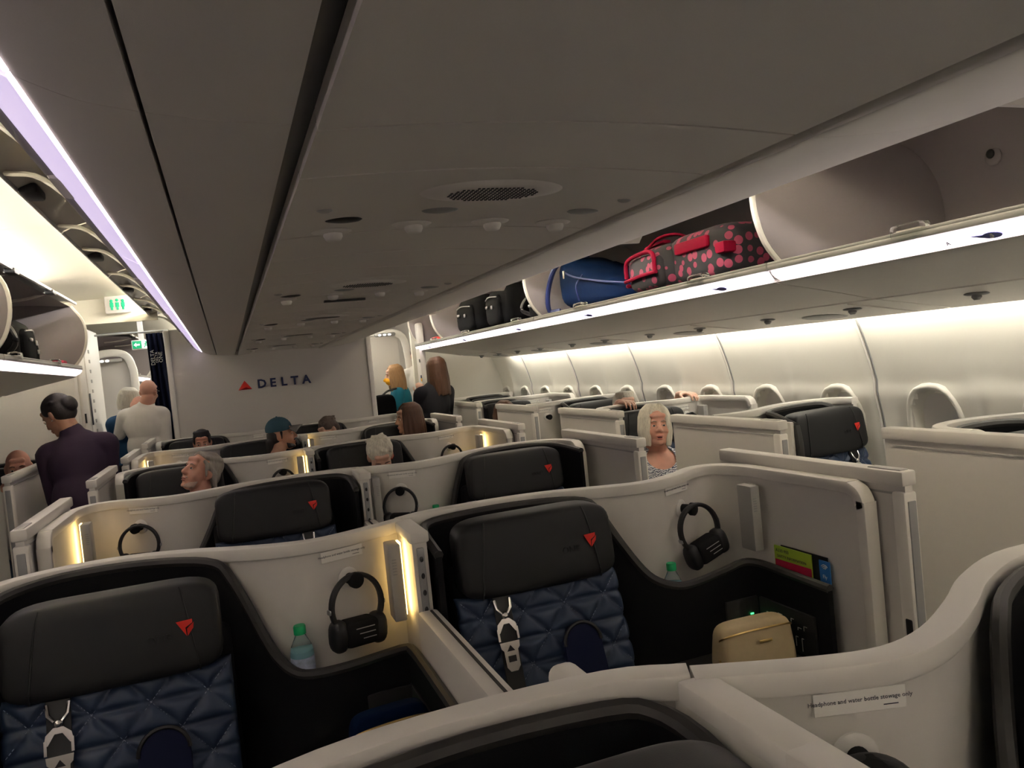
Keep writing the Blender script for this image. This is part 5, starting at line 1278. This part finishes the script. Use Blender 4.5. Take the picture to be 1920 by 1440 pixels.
person('woman with grey bob and blue white patterned top in a window side suite', H, 163, 5, -3, 'skin_red', **{**seated(H, 0, 4.40, 1.93), 'chest': (1.835, 3.895, 0.82), 'shw': 0.165, 'pelvis': (1.855, 3.88, 0.64), 'elbows': ((1.70, 3.80, 0.66), (2.03, 3.80, 0.66)), 'wrists': ((1.77, 3.60, 0.735), (1.94, 3.60, 0.735)), 'knees': ((1.76, 3.43, 0.60), (1.97, 3.43, 0.60)), 'ankles': ((1.76, 3.41, 0.10), (1.97, 3.41, 0.10))}, shirt='blouse', pants='c_black', girth=1.08, full=1.26, neck_open=0.098, sleeves=0.9, vox=0.006, face=dict(mouth=0.006), hair=h_bob(0.125, False, 0.66), hairmt='hair_white', brow='browgrey')
H = (2.065, 4.69, 1.208)
person('grey haired man leaning on the suite partition with both hands over its rail', H, 170, 6, 0, 'skin_fair', chest=(2.12, 4.86, 0.93), pelvis=(2.16, 5.10, 0.66), tilt=(1, 0, 0), elbows=((1.86, 4.80, 1.03), (2.38, 4.74, 1.03)), wrists=((1.925, 4.505, 1.262), (2.375, 4.475, 1.268)),
       hands=(((0.12, -1, 0.12), (0, -0.2, -1), 1, 0.62), ((0.25, -1, 0.10), (0, -0.2, -1), -1, 0.55)), knees=((2.05, 4.67, 0.60), (2.27, 4.67, 0.60)), ankles=((2.05, 4.66, 0.1), (2.27, 4.66, 0.1)), shirt='c_grey', sleeves=0.9, vox=0.005, face={}, brow='browgrey', hair=h_short, hairmt='hair_ash')
H = (1.875, 6.62, 1.120)
person('brown haired person seated in a window side suite near the far end', H, 200, -10, 0, 'skin_fair', **seated(H, 0, 6.98, 1.93), shirt='c_grey', face={}, hair=h_bob(0.10), hairmt='hair_brown')
# ---- standing people
def standing(x, y, dx=0.0): return dict(knees=((x - 0.09 + dx, y, 0.50), (x + 0.09 + dx, y, 0.50)), ankles=((x - 0.09, y + 0.02, 0.09), (x + 0.09, y + 0.02, 0.09)))
H = (-1.475, 5.47, 1.555)
o, M = person('woman in purple jacket with pinned up black hair bending in the curtain side aisle', H, 58, -32, 0, 'skin_tan', chest=(-1.385, 5.40, 1.235), pelvis=(-1.385, 5.26, 0.86), shw=0.175, tilt=(1, -0.10, 0.10), elbows=((-1.535, 5.46, 1.02), (-1.245, 5.46, 1.03)), wrists=((-1.552, 5.680, 1.055), (-1.32, 5.70, 0.96)),
       hands=(((-0.05, 1, 0), (-1, 0.2, 0), 1, 0.62), ((-0.4, 1, 0), (0, 0, -1), 1, 0.5)), **standing(-1.40, 5.26), shirt='c_purple', pants='c_black', vox=0.007, collar=0.42, face={}, hair=h_bun, hairmt='hair_dark')
for s in (-1, 1):
    q = HQ(M); q.e((s * 0.088, -0.006, -0.044), (0.005, 0.005, 0.005), n=8, m=6); q.obj('earring', 'metal', o)
q = HQ(M); 
jg = empty('juice_glass', 'glass of orange juice held beside the woman in the purple jacket', 'glass', (-1.616, 5.785, 1.005))
q = MB(); q.lathe([(0.026, 0), (0.031, 0.004), (0.036, 0.11), (0.034, 0.11)], n=18); q.obj('tumbler', 'clear', jg)
q = MB(); q.lathe([(0.024, 0.006), (0.029, 0.010), (0.032, 0.085), (0.010, 0.085)], n=18); q.obj('juice', 'orange', jg)
H = (-1.170, 8.00, 1.655)
o, M = person('bald man in a white sweater standing with his back turned by the curtain', H, -22, -8, 4, 'skin_red', chest=(-1.240, 8.02, 1.335), pelvis=(-1.250, 8.03, 0.95), shw=0.172, tilt=(1, -0.15, -0.03), elbows=((-1.47, 8.12, 1.28), (-1.07, 7.98, 1.07)), wrists=((-1.33, 8.02, 1.49), (-1.18, 8.14, 1.00)),
       hands=(((0.35, -0.1, 0.9), (0.6, 0.6, 0), 1, 0.5), None), **standing(-1.250, 8.03), shirt='c_white', pants='c_black', vox=0.007, collar=0.3, girth=1.08, face={})
q = HQ(M)
for s in (-1, 1): q.c((s * 0.080, 0.07, 0.012), (s * 0.084, -0.03, 0.012), 0.0025, 0.0025, 6)
q.obj('spectacles', 'black', o)
H = (-1.365, 8.26, 1.590)
person('woman with grey bob and blue waistcoat hugged by the man in white', H, -20, -4, 6, 'skin_fair', chest=(-1.395, 8.32, 1.275), pelvis=(-1.40, 8.32, 0.92), shw=0.155, tilt=(1, -0.1, 0), elbows=((-1.53, 8.44, 1.12), (-1.24, 8.44, 1.12)), wrists=((-1.46, 8.62, 1.15), (-1.30, 8.64, 1.18)),
       hands=(None, None), **standing(-1.40, 8.32), shirt='c_blue', pants='c_black', vox=0.008, face={}, hair=h_bob(0.095, False), hairmt='hair_ash')
H = (1.335, 8.80, 1.570)
o, M = person('woman in teal sweater with yellow face mask at the end of the window side aisle', H, 92, -4, 0, 'skin_fair', chest=(1.40, 8.84, 1.25), pelvis=(1.41, 8.84, 0.90), shw=0.155, tilt=(0.35, 0.94, 0), elbows=((1.30, 8.68, 1.06), (1.42, 9.02, 1.06)), wrists=((1.16, 8.66, 1.12), (1.22, 8.96, 1.08)),
       hands=(((-1, 0.2, 0), (0, 0, -1), 1, 0.4), ((-1, 0, 0), (0, 0, -1), -1, 0.4)), **standing(1.41, 8.84), shirt='c_teal', pants='c_black', vox=0.007, face={}, hair=h_long(0.20), hairmt='hair_blond')
q = HQ(M); q.e((0, 0.060, -0.062), (0.066, 0.062, 0.056), n=20, m=12); q.c((0, 0.108, -0.020), (0, 0.126, -0.045), 0.014, 0.020); remesh('face_mask', q, 0.006, 'c_mask', 4, o)
bg = empty('shoulder_bag', 'black shoulder bag hanging in front of the woman with the mask', 'bag', (1.14, 8.555, 0.98))
q = MB(); soft(q, (0, 0, 0.20), (0.26, 0.16, 0.38), 0.5, 24, 14); q.obj('body', 'bagblack', bg)
q = MB(); q.tube(smoothpath([(-0.02, 0, 0.37), (0.06, 0.04, 0.42), (0.18, 0.12, 0.44)], 5), 0.012, 8); q.obj('strap', 'black', bg)
H = (1.455, 7.36, 1.590)
person('woman with straight long brown hair and dark jacket standing in the window side aisle', H, 30, -4, 0, 'skin_fair', chest=(1.418, 7.36, 1.262), pelvis=(1.42, 7.36, 0.92), shw=0.160, tilt=(1, 0.25, 0), elbows=((1.265, 7.46, 1.17), (1.535, 7.42, 1.06)), wrists=((1.305, 7.50, 1.36), (1.48, 7.66, 1.04)),
       hands=(((0.1, 0.1, 1), (0.3, 1, 0), 1, 0.8), None), **standing(1.425, 7.36), shirt='c_black', pants='c_black', vox=0.0065, collar=0.4, face={}, hair=h_long(0.29), hairmt='hair_brown')
H = (1.74, 9.27, 1.78)
person('person in white shirt and grey trousers half hidden behind the white post', H, 0, 0, 0, 'skin_fair', chest=(1.735, 9.27, 1.45), pelvis=(1.735, 9.27, 1.05), shw=0.17, tilt=(1, 0, 0), elbows=((1.545, 9.24, 1.22), (1.93, 9.24, 1.22)), wrists=((1.57, 9.32, 1.02), (1.89, 9.32, 1.02)),
       hands=(None, None), **standing(1.735, 9.27), shirt='c_white', pants='c_grey', vox=0.009, face={}, hair=h_short, hairmt='hair_mid')

# ------------------------------------------------------------------ groups of look-alikes
GROUPS = {'suite_seat': 'quilted suite seats', 'suite_door': 'sliding suite doors', 'suite_partition': 'curved suite partitions', 'headphones': 'headphones hung on console hooks',
          'water_bottle': 'water bottles with green caps', 'overhead_bin': 'open side overhead bins', 'overhead_locker': 'overhead bins over the centre seats', 'service_unit': 'ceiling service units', 'cove_lamp': 'cove lamp tubes', 'cove_lamp_offscreen': 'cove lamp tubes', 'wash_lamp': 'sidewall wash lamps', 'wash_lamp_offscreen': 'sidewall wash lamps', 'backpack': 'black bags in the overhead bins', 'amenity_pouch': 'zipped pouches on the consoles', 'information_card': 'cards behind the console rim'}
for o in bpy.data.objects:
    k = o.name.split('.')[0]
    if o.parent is None and k in GROUPS: o['group'] = GROUPS[k]
